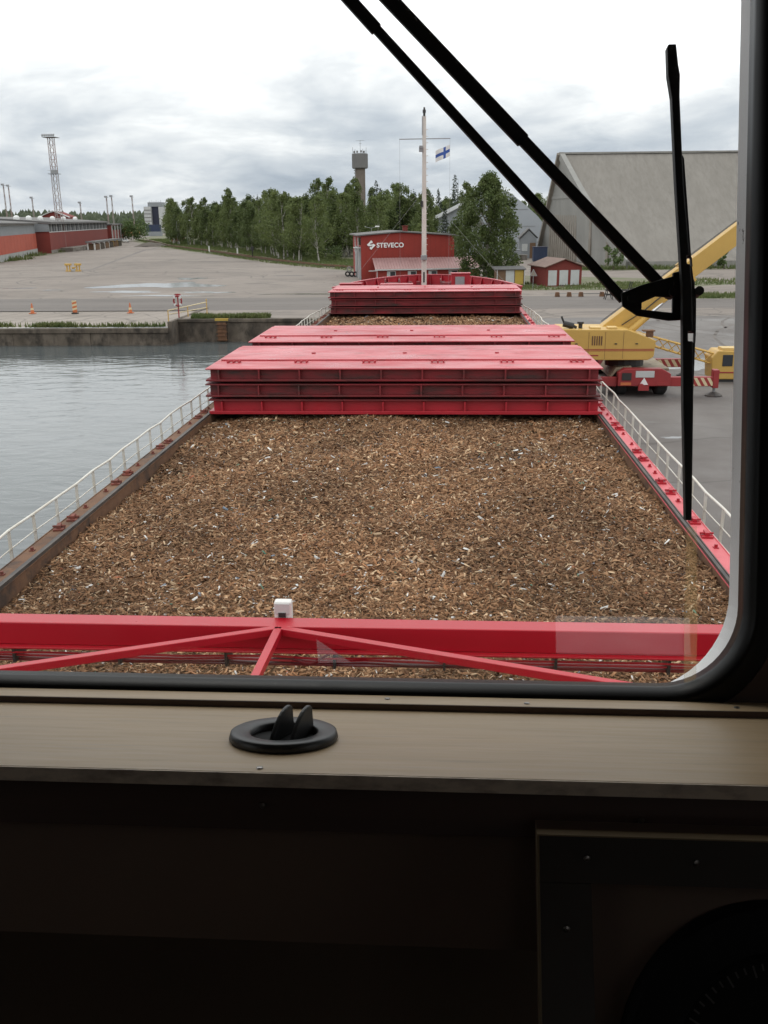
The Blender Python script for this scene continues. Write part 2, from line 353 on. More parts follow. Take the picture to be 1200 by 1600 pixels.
def empty(name, loc=(0, 0, 0), label=None, cat=None, group=None, rz=0):
    o = bpy.data.objects.new(name, None); o.empty_display_size = 0.3; COL.objects.link(o)
    o.location = loc; o.rotation_euler = (0, 0, rz); o.matrix_basis
    return tag(o, label, cat, group)
def put(o, parent, loc, rz=0, sc=1.0):
    """place a part in world space under its parent"""
    sv = sc if isinstance(sc, tuple) else (sc, sc, sc)
    o.parent = parent; o.matrix_parent_inverse = Matrix.Identity(4)
    o.matrix_basis = wm(parent).inverted() @ Matrix.LocRotScale(Vector(loc), Matrix.Rotation(rz, 3, 'Z').to_quaternion(), Vector(sv))
    return o
def inst(o, parent, loc, rz=0, sc=1.0):
    """copy of a part (shared mesh), placed in world space under its parent"""
    c = o.copy(); COL.objects.link(c); return put(c, parent, loc, rz, sc)
def np_mesh(name, v, f, m, smooth=False):
    """big mesh from numpy arrays: v (n,3), f (k, 3 or 4)"""
    me = bpy.data.meshes.new(name); k = f.shape[1]
    me.vertices.add(len(v)); me.vertices.foreach_set('co', np.ascontiguousarray(v, dtype=np.float32).ravel())
    me.loops.add(f.size); me.loops.foreach_set('vertex_index', np.ascontiguousarray(f, dtype=np.int32).ravel())
    me.polygons.add(len(f)); me.polygons.foreach_set('loop_start', np.arange(0, f.size, k, dtype=np.int32))
    me.polygons.foreach_set('loop_total', np.full(len(f), k, dtype=np.int32))
    me.update(calc_edges=True); me.validate()
    for x in ([m] if isinstance(m, str) else m): me.materials.append(MT[x])
    return me
def obj(name, me, parent=None):
    o = bpy.data.objects.new(name, me); COL.objects.link(o)
    if parent is not None: setp(o, parent)
    return o
def struct(o): return tag(o, kind='structure')

# ================================================================== SETTING
G = 2.0                                   # ground level of the port, water at 0
QX = 5.75                                 # quay edge beside the ship
mb = MB()
def gq(x0, x1, y0, y1, z=G): mb.quad((x0, y0, z), (x1, y0, z), (x1, y1, z), (x0, y1, z))
gq(-24.4, 3000, 86.4, 96); gq(-3000, 3000, 96, 6000); gq(QX, 3000, -200, 86.4)
ground = struct(mb.build('ground', 'asphalt'))
mb = MB(); mb.quad((-600, -150, 0), (QX, -150, 0), (QX, 90, 0), (-600, 90, 0)); struct(mb.build('water', 'water'))
# sloping concrete apron left of the step in the quay
mb = MB(); mb.quad((-300, 83.9, 1.52), (-24.4, 83.9, 1.52), (-24.4, 96, G), (-300, 96, G)); apr = struct(mb.build('concrete_apron', 'apron'))
mb = MB()
for k in range(26):
    x = -76+k*2.05
    mb.quad((x, 84.2, 1.539), (x+0.07, 84.2, 1.539), (x+0.07+5.2, 93.5, 1.905), (x+5.2, 93.5, 1.905))
mb.build('slab_joint', 'asphalt_dark', apr)
# the road that crosses in front of the yard
mb = MB(); mb.quad((-400, 95.2, G+0.004), (400, 93.6, G+0.004), (400, 109, G+0.004), (-400, 111, G+0.004)); struct(mb.build('road', 'asphalt_dark'))
mb = MB(); mb.quad((QX+0.6, -60, G+0.004), (90, -60, G+0.004), (90, 93.4, G+0.004), (QX+0.6, 85, G+0.004)); struct(mb.build('quay_pavement', 'asphalt_quay'))

# quay walls
def quay_wall(label, x0, x1, y, ztop, n, cap):
    t = empty('quay_wall', ((x0+x1)/2, y, 0), label, 'wall')
    w = (x1-x0)/n
    for i in range(n):
        a, b_ = x0+i*w, x0+(i+1)*w
        m_ = MB(); m_.box(a+0.012, b_-0.012, y+0.02*(i % 2), y+1.2, -4, ztop-cap); m_.build('wall_block', 'quay_concrete', t, bevel=0.03)
    m_ = MB(); m_.box(x0, x1, y-0.12, y+0.75, ztop-cap, ztop); m_.build('coping', 'quay_concrete', t, bevel=0.05)
    return t
quay_wall('low weathered concrete quay wall at the left end of the basin', -180, -24.4, 83.1, 1.50, 22, 0.42)
t = quay_wall('higher stained concrete quay wall behind the ship bow', -24.38, -5.6, 85.4, 2.06, 4, 0.3)
m_ = MB(); m_.box(-20.5, -19.7, 85.20, 85.27, 0.1, 1.75); m_.build('rust_stain_plate', 'rust', t)
for i in range(5):
    m_ = MB(); m_.box(-20.6, -19.6, 85.12, 85.22, 1.55-i*0.34, 1.62-i*0.34); m_.build('ladder_rung', 'rust', t)
m_ = MB(); m_.box(-20.7, -19.5, 85.22, 85.55, 1.90, 2.10); m_.build('ladder_mark', 'yellow_door', t)
mb = MB(); mb.box(QX, QX+0.6, -60, 85.2, -4, G-0.01); w_ = mb.build('quay_face', 'quay_concrete'); tag(w_, 'long concrete quay face the ship lies against', 'wall')
mb = MB(); mb.box(QX, QX+0.45, -60, 85.0, G, G+0.18); w_ = mb.build('quay_kerb', 'quay_concrete', bevel=0.03); tag(w_, 'low concrete kerb along the quay edge by the crane', 'kerb')

m_ = MB(); m_.box(-24.42, -24.1, 83.1, 97, -3, 2.05); m_.build('return_wall', 'quay_concrete', t)
# grass, soil strips, railway
def sheet(name, pts, z, m, dz=0.0):
    mb = MB(); mb.add([(p[0], p[1], z) for p in pts], [tuple(range(len(pts)))]); return struct(mb.build(name, m))
# rail corridor: verge and the wood's floor
verge = [(-12.0, 160), (-21, 174), (-36, 199), (-60, 251), (-99, 333), (-145, 445), (-190, 640), (-60, 900), (60, 700), (12, 240), (-6, 165)]
sheet('verge', verge, G+0.008, 'soil')
sheet('yard_verge', [(-108, 205), (-98, 205), (-116, 300), (-142, 430), (-152, 430)], G+0.008, 'soil')
sheet('lawn', [(9.5, 118.5), (24, 118.5), (38, 128), (30, 140), (10, 150), (6, 132)], G+0.008, 'soil')
sheet('lawn_island', [(20, 105.6), (36, 104.5), (45, 109), (24, 112.5)], G+0.010, 'soil')
sheet('hall_verge', [(15, 161), (75, 164), (75, 170), (15, 168)], G+0.008, 'soil')

def blades(name, label, spots, n, h, m='grass'):
    """spots: list of (x0,x1,y0,y1,z0,z1) boxes; n blades in each, as one uncountable mass"""
    V = []; 
    for (x0, x1, y0, y1, z0, z1), k in zip(spots, n):
        t_ = rng.random((k, 2)); b0 = np.stack([x0+(x1-x0)*t_[:, 0], y0+(y1-y0)*t_[:, 1], z0+(z1-z0)*t_[:, 1]], 1)
        keep = np.sin(b0[:, 0]*0.9+np.sin(b0[:, 1]*0.7)*2)+0.9*np.sin(b0[:, 0]*0.23+1.3)+rng.normal(0, 0.6, k) > -0.8
        b0 = b0[keep]; k = len(b0)
        a = rng.random(k)*6.283; hh = h*(0.5+rng.random(k)*0.9)
        wv = np.stack([np.cos(a), np.sin(a), np.zeros(k)], 1)*(0.05+h*0.12)
        tip = b0+np.stack([rng.normal(0, h*0.35, k), rng.normal(0, h*0.35, k), hh], 1)
        V.append(np.stack([b0-wv, b0+wv, tip], 1).reshape(-1, 3))
    V = np.concatenate(V); F = np.arange(len(V)).reshape(-1, 3)
    return tag(obj(name, np_mesh(name, V, F, m)), label, 'grass', kind='stuff')
blades('grass', 'strip of weeds growing along the low quay coping', [(-62, -33.5, 83.9, 84.7, 1.5, 1.55), (-33.5, -25, 83.9, 84.3, 1.5, 1.52), (-23, -16, 85.7, 87.2, 2.0, 2.0)], [5200, 350, 2600], 0.40)
RAILP = [(-14, 172.5), (-25, 188), (-38, 213), (-66, 276), (-101, 351), (-150, 480)]
sp_ = []
for (xa, ya), (xb, yb) in zip(RAILP[:-1], RAILP[1:]):
    k_ = max(2, int(math.hypot(xb-xa, yb-ya)/3))
    for i in range(k_):
        x, y = xa+(xb-xa)*i/k_, ya+(yb-ya)*i/k_
        sp_ += [(x-4.2, x-1.9, y-2, y+1.5, G, G), (x+1.9, x+15, y+1, y+5, G, G)]
blades('grass', 'grass and weeds along both sides of the railway by the wood', sp_, [40, 260]*(len(sp_)//2), 0.42)
blades('grass', 'grass around the brick garage and the yellow shed', [(8, 30, 119, 131, G, G), (30, 40, 126, 138, G, G)], [4200, 900], 0.32)
blades('grass', 'grass island on the asphalt behind the wiper', [(22, 43, 105.4, 111, G, G)], [3400], 0.34)
blades('grass', 'weeds along the foot of the concrete hall', [(18, 80, 163.5, 167, G, G)], [2600], 0.7)
blades('grass', 'weeds along the foot of the long red warehouse', [(-121, -115, 285, 318, G, G), (-109, -100, 205, 235, G, G), (-116, -109, 235, 262, G, G)], [800, 500, 500], 1.0)

# railway track along the wood
tr = empty('railway_track', (-60, 255, G), 'rusty railway track curving along the edge of the wood', 'track')
cl = [(-14, 172.5), (-25, 188), (-38, 213), (-66, 276), (-101, 351), (-150, 480)]
def lerp_path(pts, step):
    out = []
    for (x0, y0), (x1, y1) in zip(pts[:-1], pts[1:]):
        d = math.hypot(x1-x0, y1-y0); k = max(1, int(d/step))
        for i in range(k): out.append((x0+(x1-x0)*i/k, y0+(y1-y0)*i/k, math.atan2(y1-y0, x1-x0)))
    return out
mb = MB()
for s_ in (-0.76, 0.76):
    pp = []
    for x, y, a in lerp_path(cl, 12): pp.append((x-math.sin(a)*s_, y+math.cos(a)*s_, G+0.25))
    for p, q in zip(pp[:-1], pp[1:]): mb.bar(p, q, 0.12, 0.16)
mb.build('rail', 'rust', tr)
proto = None
for x, y, a in lerp_path(cl, 1.3)[:230]:
    if proto is None:
        m_ = MB(); m_.box(-0.13, 0.13, -1.3, 1.3, -0.02, 0.15); proto = m_.build('sleeper', 'bark_dark'); put(proto, tr, (x, y, G), a)
    else: inst(proto, tr, (x, y, G), a)

# far hill and woods read as one mass
hx = np.linspace(-1500, 1200, 55); hy = np.array([900, 1000, 1150, 1350, 1700])
hz = np.array([1.6, 4, 10, 14, 10])
V = []; 
for j, y in enumerate(hy):
    for x in hx: V.append((x, y, hz[j]*(1+0.18*math.sin(x*0.006)+0.1*math.sin(x*0.017))))
F = [(j*55+i, j*55+i+1, (j+1)*55+i+1, (j+1)*55+i) for j in range(4) for i in range(54)]
struct(obj('hill', np_mesh('hill', np.array(V), np.array(F), 'far_leaf')))
def far_trees(n, X, Y, hmin, hmax, wid, zf):
    x = X[0]+(X[1]-X[0])*rng.random(n); y = Y[0]+(Y[1]-Y[0])*rng.random(n); z = zf(x, y)
    h = hmin+(hmax-hmin)*rng.random(n); w = wid*(0.6+0.7*rng.random(n))
    V = []; F = []; k = 7
    conif = rng.random(n) < 0.55
    for i in range(n):
        o = len(V); lv = [(0.15, 0.55), (0.35, 1.0), (0.62, 0.72), (0.84, 0.38)] if not conif[i] else [(0.08, 0.8), (0.3, 0.75), (0.55, 0.5), (0.8, 0.2)]
        for hh, rr in lv:
            for j in range(k):
                t_ = 6.283*j/k+i; r_ = w[i]*rr*(0.65+0.7*random.random())
                V.append((x[i]+r_*math.cos(t_), y[i]+r_*math.sin(t_), z[i]+h[i]*(hh+random.uniform(-0.05, 0.05))))
        V.append((x[i], y[i], z[i]+h[i])); tp = len(V)-1
        for l_ in range(3):
            for j in range(k):
                a, b_ = o+l_*k+j, o+l_*k+(j+1) % k
                F.append((a, b_, b_+k)); F.append((a, b_+k, a+k))
        for j in range(k): F.append((o+3*k+j, o+3*k+(j+1) % k, tp))
    return np.array(V), np.array(F)
def hill_z(x, y): return np.interp(y, hy, hz)*(1+0.18*np.sin(x*0.006)+0.1*np.sin(x*0.017))-1
v1, f1 = far_trees(2300, (-720, 500), (1010, 1360), 9, 16, 5.0, hill_z)
tag(obj('far_wood', np_mesh('far_wood', v1, f1, 'far_leaf')), 'distant wooded ridge along the horizon', 'forest', kind='stuff')

# puddles
def puddle(label, cx, cy, rx, ry, seed, grp=None):
    r_ = random.Random(seed); n = 40; pts = []
    ph = [r_.random()*6.28 for _ in range(5)]
    for i in range(n):
        t_ = 6.283*i/n; k = 1+0.28*math.sin(2*t_+ph[0])+0.22*math.sin(3*t_+ph[1])+0.18*math.sin(5*t_+ph[2])+0.1*math.sin(8*t_+ph[3])
        pts.append((cx+rx*k*math.cos(t_), cy+ry*k*math.sin(t_), G+0.0065))
    mb = MB(); mb.add(pts, [tuple(range(n))]); return tag(mb.build('puddle', 'puddle'), label, 'puddle', grp)
puddle('largest puddle on the yard, ragged and pale', -39.5, 133, 6.3, 6.2, 3)
puddle('narrow puddle just in front of the largest one', -40.5, 120.8, 4.2, 1.5, 5)
puddle('small round puddle behind the largest one', -39.3, 148, 1.6, 3.0, 8)
puddle('thin puddle right of the largest one, near the road', -29.8, 119.0, 3.0, 1.3, 9)
puddle('thin puddle at the edge of the crossing road', -33.8, 114.0, 3.6, 1.0, 12)
puddle('faint small puddle on the yard left of the largest one', -57.5, 128.8, 1.6, 0.9, 14)
puddle('tiny puddle on the yard in front of the faint one', -52, 124.8, 1.1, 0.5, 15)
puddle('long thin puddle beside the ship bow rail', -17.2, 115.2, 4.0, 0.6, 17)
puddle('wet dark patch by the three garage doors', 15.2, 112.9, 4.2, 0.5, 19)
puddle('shallow puddle on the quay behind the crane outriggers', 14.6, 57.5, 1.9, 2.6, 21)
puddle('shallow puddle on the quay near the white ship rail', 9.2, 37.8, 0.55, 0.16, 23)
puddle('small shallow puddle on the quay right of the rail', 12.3, 36.8, 0.6, 0.12, 25)
# patches and cracks in the yard
def patch(label, pts, m='asphalt_dark'):
    mb = MB(); mb.add([(x, y, G+0.005) for x, y in pts], [tuple(range(len(pts)))]); return tag(mb.build('asphalt_patch', m), label, 'patch')
patch('long dark repaired joint running back across the yard', [(-65.4, 174), (-64.7, 173.6), (-93, 300), (-97, 330), (-98, 330), (-94.2, 300)])
patch('short dark drain cover line left of the yellow trestles', [(-76, 170), (-69.8, 169), (-69.8, 168.2), (-76, 169.2)])
patch('small dark patch in the yard before the railway', [(-30, 165), (-26.4, 165), (-26.2, 166.5), (-29.5, 166.8)])
patch('dark patch in the yard nearest to the red office', [(-27.5, 153), (-22.4, 152.6), (-22.8, 155), (-27, 155.2)])
patch('dark oily patch on the yard towards the wood', [(-52, 208), (-49.5, 208), (-49.2, 211), (-51.6, 211.4)])

r_ = random.Random(9)
def tyre_mark(x, y, r0, a0, a1, w=0.24):
    for dr in (0, 1.9):
        mb = MB(); n = 22; vs = []
        for i in range(n+1):
            a = a0+(a1-a0)*i/n
            for q in (r0+dr, r0+dr+w): vs.append((x+q*math.cos(a), y+q*math.sin(a), G+0.0058))
        mb.add(vs, [(2*i, 2*i+1, 2*i+3, 2*i+2) for i in range(n)]); mb.build('tyre_mark', 'asphalt_mark', ground)
for k in range(9): tyre_mark(r_.uniform(-70, -20), r_.uniform(118, 200), r_.uniform(12, 45), *sorted((r_.uniform(0, 6.28), r_.uniform(0, 6.28))))
for k in range(9): tyre_mark(r_.uniform(14, 42), r_.uniform(62, 95), r_.uniform(9, 26), *sorted((r_.uniform(0, 6.28), r_.uniform(0, 6.28))))
for y_ in (97.5, 100.6, 104.2, 107):
    mb = MB(); n = 30; vs = []
    for i in range(n+1):
        x = -110+i*8.0
        for q in (0, 0.4): vs.append((x, y_+q+0.5*math.sin(i*0.4+y_), G+0.0082))
    mb.add(vs, [(2*i, 2*i+1, 2*i+3, 2*i+2) for i in range(n)]); mb.build('tyre_mark', 'asphalt_mark', ground)

# ================================================================== SHIP
SC = -1.165; HW = 5.27; CT = 5.4          # centre line, half width of the hold, coaming top
XL, XR = SC-HW, SC+HW
DECK = 4.4; SB = 6.15
ship = empty('cargo_ship', (SC, 35, 0), 'red cargo ship with open holds full of wood chips, lying at the quay', 'ship')
# hull in plan: straight sides, rounded bow
def hull_half(y, flare=0.0):
    if y < 50: return SB
    t_ = (y-50)/(72.2-50); return SB*math.sqrt(max(0.0, 1-t_**2.05))*(1 if t_ < 1 else 0)
ys = [-20, 0, 20, 40, 50, 53, 56, 59, 61.5, 64, 66, 68, 69.5, 70.7, 71.5, 72.0, 72.2]
def outline(z, k=1.0, y0=-20):
    pts = [(SC+hull_half(y)*k, y, z) for y in ys if y >= y0] 
    return pts + [(2*SC-p[0], p[1], z) for p in reversed(pts)]
mb = MB(); top = outline(DECK-0.002); bot = outline(-3, 0.93); n = len(top)
mb.add(top+bot, [(i, (i+1) % n, n+(i+1) % n, n+i) for i in range(n)]); mb.build('hull', 'red_paint', ship)
mb = MB()
for a, b_ in zip(ys[:-1], ys[1:]):
    ha, hb = hull_half(a)+0.0, hull_half(b_)
    if b_ <= 59:
        for sgn in (-1, 1):
            xa = SC+sgn*(HW+0.1); P_ = [(xa, a, DECK), (SC+sgn*ha, a, DECK), (SC+sgn*hb, b_, DECK), (xa, b_, DECK)]
            mb.quad(*(P_ if sgn > 0 else P_[::-1]))
mb.build('side_deck', 'red_grimy_shaded', ship)
FC = 5.75                                   # forecastle deck
mb = MB(); o_ = outline(FC, 1.0, 59); mb.add(o_, [tuple(range(len(o_)))]); 
mb.quad((SC-hull_half(59), 59, FC), (SC+hull_half(59), 59, FC), (SC+hull_half(59), 59, DECK-1), (SC-hull_half(59), 59, DECK-1))
mb.build('forecastle_deck', 'red_grimy_shaded', ship)
# forecastle side plating and bulwark with inner ribs
HB = 6.52
mb = MB(); oo = outline(DECK-0.01, 1.0, 59); oi = outline(HB, 1.012, 59); n = len(oo)
mb.add(oo+oi, [(i, i+1, n+i+1, n+i) for i in range(n-1)])
bul = mb.build('bulwark', 'red_paint', ship); sd_ = bul.modifiers.new('solid', 'SOLIDIFY'); sd_.thickness = 0.05; sd_.offset = 0
pts = oi
mb = MB()
for p, q in zip(pts[:-1], pts[1:]):
    if (Vector(q)-Vector(p)).length > 0.01: mb.bar(p, q, 0.16, 0.06)
mb.build('bulwark_cap', 'red_hatch', bul)
for i in range(1, n-1):
    p, q = Vector(pts[i]), Vector(pts[min(i+1, n-1)])
    for f_ in (0.0,):
        c = p.lerp(q, f_); d = (Vector((SC, 60, 0))-c); d.z = 0
        if d.length < 0.5: continue
        d.normalize(); b0 = Vector((c.x, c.y, FC)); 
        m_ = MB(); sidev = Vector((-d.y, d.x, 0))*0.05
        P = [c+d*0.06, c+d*0.12-Vector((0, 0, 0.05)), b0+d*0.50, b0+d*0.04]
        m_.prism([tuple(x-sidev/2) for x in P], sidev); m_.build('bulwark_rib', 'red_paint', bul)
# raised lockers on the forecastle
for x0, x1, y0, y1, z1 in ((-6.6, -5.3, 60.3, 61.2, 6.62), (0.35, 1.55, 63.6, 64.6, 7.02), (1.9, 3.9, 60.0, 61.0, 6.45), (-4.2, -2.2, 62.5, 63.6, 6.42)):
    m_ = MB(); m_.box(x0, x1, y0, y1, FC, z1); m_.box(x0-0.06, x1+0.06, y0-0.06, y1+0.06, z1+0.001, z1+0.05)
    m_.build('deck_locker', 'red_paint', ship, bevel=0.015)
m_ = MB(); m_.box(0.6, 1.2, 63.5, 63.58, FC+0.1, 6.85); m_.build('locker_door', 'grey_metal', ship)
for x in (-2.45, -0.2):                    # bollard pairs
    for d_ in (0, 0.55):
        m_ = MB(); m_.tube((x+d_, 66.8, FC), (x+d_, 66.8, FC+0.62), 0.14, 10); m_.build('bollard', 'red_grimy_shaded', ship)
mb = MB(); mb.lathe([(0.10, -0.5), (0.42, -0.5), (0.42, -0.42), (0.18, -0.4), (0.18, 0.4), (0.42, 0.42), (0.42, 0.5), (0.10, 0.5)], (-3.6, 65.2, FC+0.5), 14, 'x'); mb.build('anchor_winch', 'red_grimy_shaded', ship)
mb = MB(); mb.lathe([(0.10, -0.5), (0.42, -0.5), (0.42, -0.42), (0.18, -0.4), (0.18, 0.4), (0.42, 0.42), (0.42, 0.5), (0.10, 0.5)], (0.1, 65.2, FC+0.5), 14, 'x'); mb.build('anchor_winch', 'red_grimy_shaded', ship)

# coamings: inner plate, top flange, gantry rail, brackets with cleats
for side, x, sg, fl in (('port', XL, -1, 'rust'), ('starboard', XR, 1, 'pink_flange')):
    m_ = MB(); xa, xb = sorted((x, x+sg*0.02)); m_.box(xa, xb, 6.5, 58.6, 3.2, CT-0.02)
    co = m_.build('coaming', 'rust', ship)
    m_ = MB(); xa, xb = sorted((x-sg*0.015, x+sg*0.36)); m_.box(xa, xb, 6.5, 58.6, CT-0.018, CT); m_.build('coaming_flange', fl, co)
    m_ = MB(); xa, xb = sorted((x+sg*0.36, x+sg*0.375)); m_.box(xa, xb, 6.5, 58.6, CT-0.14, CT+0.012); m_.build('flange_lip', fl if sg > 0 else 'rust', co)
    m_ = MB(); xa, xb = sorted((x-sg*0.005, x+sg*0.05)); m_.box(xa, xb, 6.5, 58.6, CT+0.001, CT+0.055); m_.build('rail_track', 'rail_steel', co)
    m_ = MB(); xa, xb = sorted((x+sg*0.085, x+sg*0.105)); m_.box(xa, xb, 6.5, 58.6, CT+0.001, CT+0.03); m_.build('seal_bar', 'rail_steel', co)
    # coaming stays
    prs = None
    for k in range(33):
        y = 8+k*1.55
        if prs is None:
            m_ = MB(); m_.prism([(0, -0.01, -0.02), (sg*0.34, -0.01, -0.02), (sg*0.12, -0.01, -0.95), (0, -0.01, -0.95)], (0, 0.02, 0)); prs = m_.build('stay', 'red_grimy_shaded'); put(prs, co, (x+sg*0.022, y, CT))
        else: inst(prs, co, (x+sg*0.022, y, CT))
    cl_ = None; pin = None
    k = 0; y = 8.6
    while y < 53:
        big = (k % 4) in (0, 1)
        if big:
            if cl_ is None:
                m_ = MB(); m_.box(-0.09, 0.09, -0.10, 0.10, 0, 0.03); m_.box(-0.035, 0.035, -0.05, 0.13, 0.03, 0.085); m_.tube((-0.11, 0.03, 0.055), (0.11, 0.03, 0.055), 0.02, 6)
                cl_ = m_.build('cleat', 'red_paint' if sg > 0 else 'rust_red'); put(cl_, co, (x+sg*0.22, y, CT+0.001))
            else: inst(cl_, co, (x+sg*(0.20+0.05*random.random()), y, CT+0.001), random.uniform(-0.25, 0.25))
        else:
            if pin is None:
                m_ = MB(); m_.tube((0, 0, 0), (0, 0, 0.06), 0.028, 7); m_.box(-0.04, 0.04, -0.04, 0.04, 0, 0.015)
                pin = m_.build('flange_bolt', 'red_paint' if sg > 0 else 'rust_red'); put(pin, co, (x+sg*0.25, y, CT+0.001))
            else: inst(pin, co, (x+sg*0.25, y, CT+0.001))
        y += random.choice((0.55, 0.75, 1.1)); k += 1
# cross decks under the hatch stacks, hold end plates
mb = MB(); mb.box(XL, XR, 58.0, 58.6, 3.0, CT); mb.box(XL, XR, 6.4, 6.5, 3.0, CT); mb.build('hold_end', 'red_grimy_shaded', ship)

# ship's rails (slightly bent wire-thin tubes)
def railing(xf, y0, y1, step, top, rows, amp, seed):
    r_ = random.Random(seed); ys_ = np.arange(y0, y1+0.01, step)
    base = [(xf(y), y) for y in ys_]; jx = [r_.gauss(0, amp) for _ in ys_]; jz = [r_.gauss(0, amp*0.5) for _ in ys_]
    m_ = MB(); pp = [(x+jx[i], y, top+jz[i]) for i, (x, y) in enumerate(base)]; m_.path(pp, 0.024, 7); ra = m_.build('railing', 'white_rail', ship)
    for rr in rows:
        m_ = MB(); pp = [(x+jx[i]*0.6, y, top-rr+r_.gauss(0, amp*0.6)) for i, (x, y) in enumerate(base)]; m_.path(pp, 0.0125, 6); m_.build('rail_bar', 'white_rail', ra)
    for i, (x, y) in enumerate(base):
        m_ = MB(); m_.bar((x, y, DECK), (x+jx[i], y, top+jz[i]), 0.055, 0.02); m_.build('rail_post', 'white_rail', ra)
railing(lambda y: SC-hull_half(y)+0.02, 7.69, 58.2, 0.995, 5.56, (0.33, 0.64), 0.022, 3)
railing(lambda y: SC+hull_half(y)-0.04, 8.0, 58.2, 1.06, 5.50, (0.33, 0.64), 0.022, 5)

# mast on the forecastle
mx, my = -1.42, 63.0
m_ = MB(); m_.tube((mx, my, FC), (mx, my, 16.5), 0.17, 14, 0.115); mast = m_.build('mast', 'white_mast', ship, smooth=False)
m_ = MB(); m_.tube((mx, my, 16.5), (mx, my, 16.7), 0.07, 8); m_.tube((mx, my, 16.7), (mx, my, 16.88), 0.10, 10); m_.tube((mx, my, 16.88), (mx, my, 17.02), 0.055, 8); m_.build('masthead_light', 'black_metal', mast)
m_ = MB(); m_.tube((mx-1.55, my, 15.21), (mx+1.62, my, 15.21), 0.028, 6); m_.build('yard', 'grey_metal', mast)
m_ = MB(); m_.tube((mx-0.12, my-0.17, 15.4), (mx-0.12, my-0.17, 16.5), 0.025, 6); m_.build('antenna', 'grey_metal', mast)
m_ = MB(); m_.box(mx-0.32, mx-0.10, my-0.25, my+0.05, 14.45, 14.7); m_.lathe([(0, 0), (0.11, 0.02), (0.11, 0.18), (0, 0.2)], (mx-0.2, my-0.2, 14.62), 8); m_.build('mast_lamp', 'grey_metal', mast)
m_ = MB(); m_.box(mx-0.22, mx-0.08, my-0.26, my-0.05, 11.2, 11.55); m_.build('mast_lamp', 'black_metal', mast)
m_ = MB(); m_.box(mx-0.20, mx+0.20, my-0.35, my-0.12, 7.95, 8.25); m_.build('loudspeaker', 'grey_metal', mast, bevel=0.02)
m_ = MB(); m_.box(mx-0.05, mx+0.05, my-0.19, my-0.155, 6.55, 7.2); m_.build('mast_plate', 'black_metal', mast)
for i in range(20):
    m_ = MB(); m_.box(mx+0.10, mx+0.24, my-0.015, my+0.015, 8.5+i*0.38, 8.53+i*0.38); m_.build('mast_step', 'white_mast', mast)
for tx, ty in ((XL-0.3, 60.0), (XR+0.6, 58.8)):
    m_ = MB(); m_.tube((mx, my, 12.2), (tx, ty, FC if ty > 59 else 5.5), 0.006, 5); m_.build('stay_wire', 'grey_metal', mast)
for sx in (-1, 1):
    m_ = MB(); m_.tube((mx, my, 12.25), (mx+sx*0.85, my+0.2, 11.55), 0.01, 5); m_.build('stay_wire', 'grey_metal', mast)
for x in (mx-1.53, mx+1.6):
    m_ = MB(); m_.tube((x, my, 15.2), (x-0.02, my+0.1, FC+0.6), 0.007, 4); m_.build('halyard', 'grey_metal', mast)
# flag
fl = MB(); nx, nz = 18, 11; W_, H_ = 0.98, 0.66
def fpt(i, j):
    u_, v_ = i/nx, j/nz
    x = mx+1.585-u_*W_*0.90; z = 14.86-v_*H_*1.02-0.40*u_**1.2-0.03*math.sin(u_*5)
    return (x, my-0.02+0.13*math.sin(u_*7+v_*1.2)*u_**0.6, z)
for i in range(nx):
    for j in range(nz):
        fl.mi = 1 if (5 <= i < 8 or 4 <= j < 7) else 0
        fl.quad(fpt(i, j), fpt(i+1, j), fpt(i+1, j+1), fpt(i, j+1))
fo = fl.build('flag', ['flag_white', 'flag_blue'], smooth=True)
tag(fo, 'white flag with a blue cross flying from the ship mast yard', 'flag')

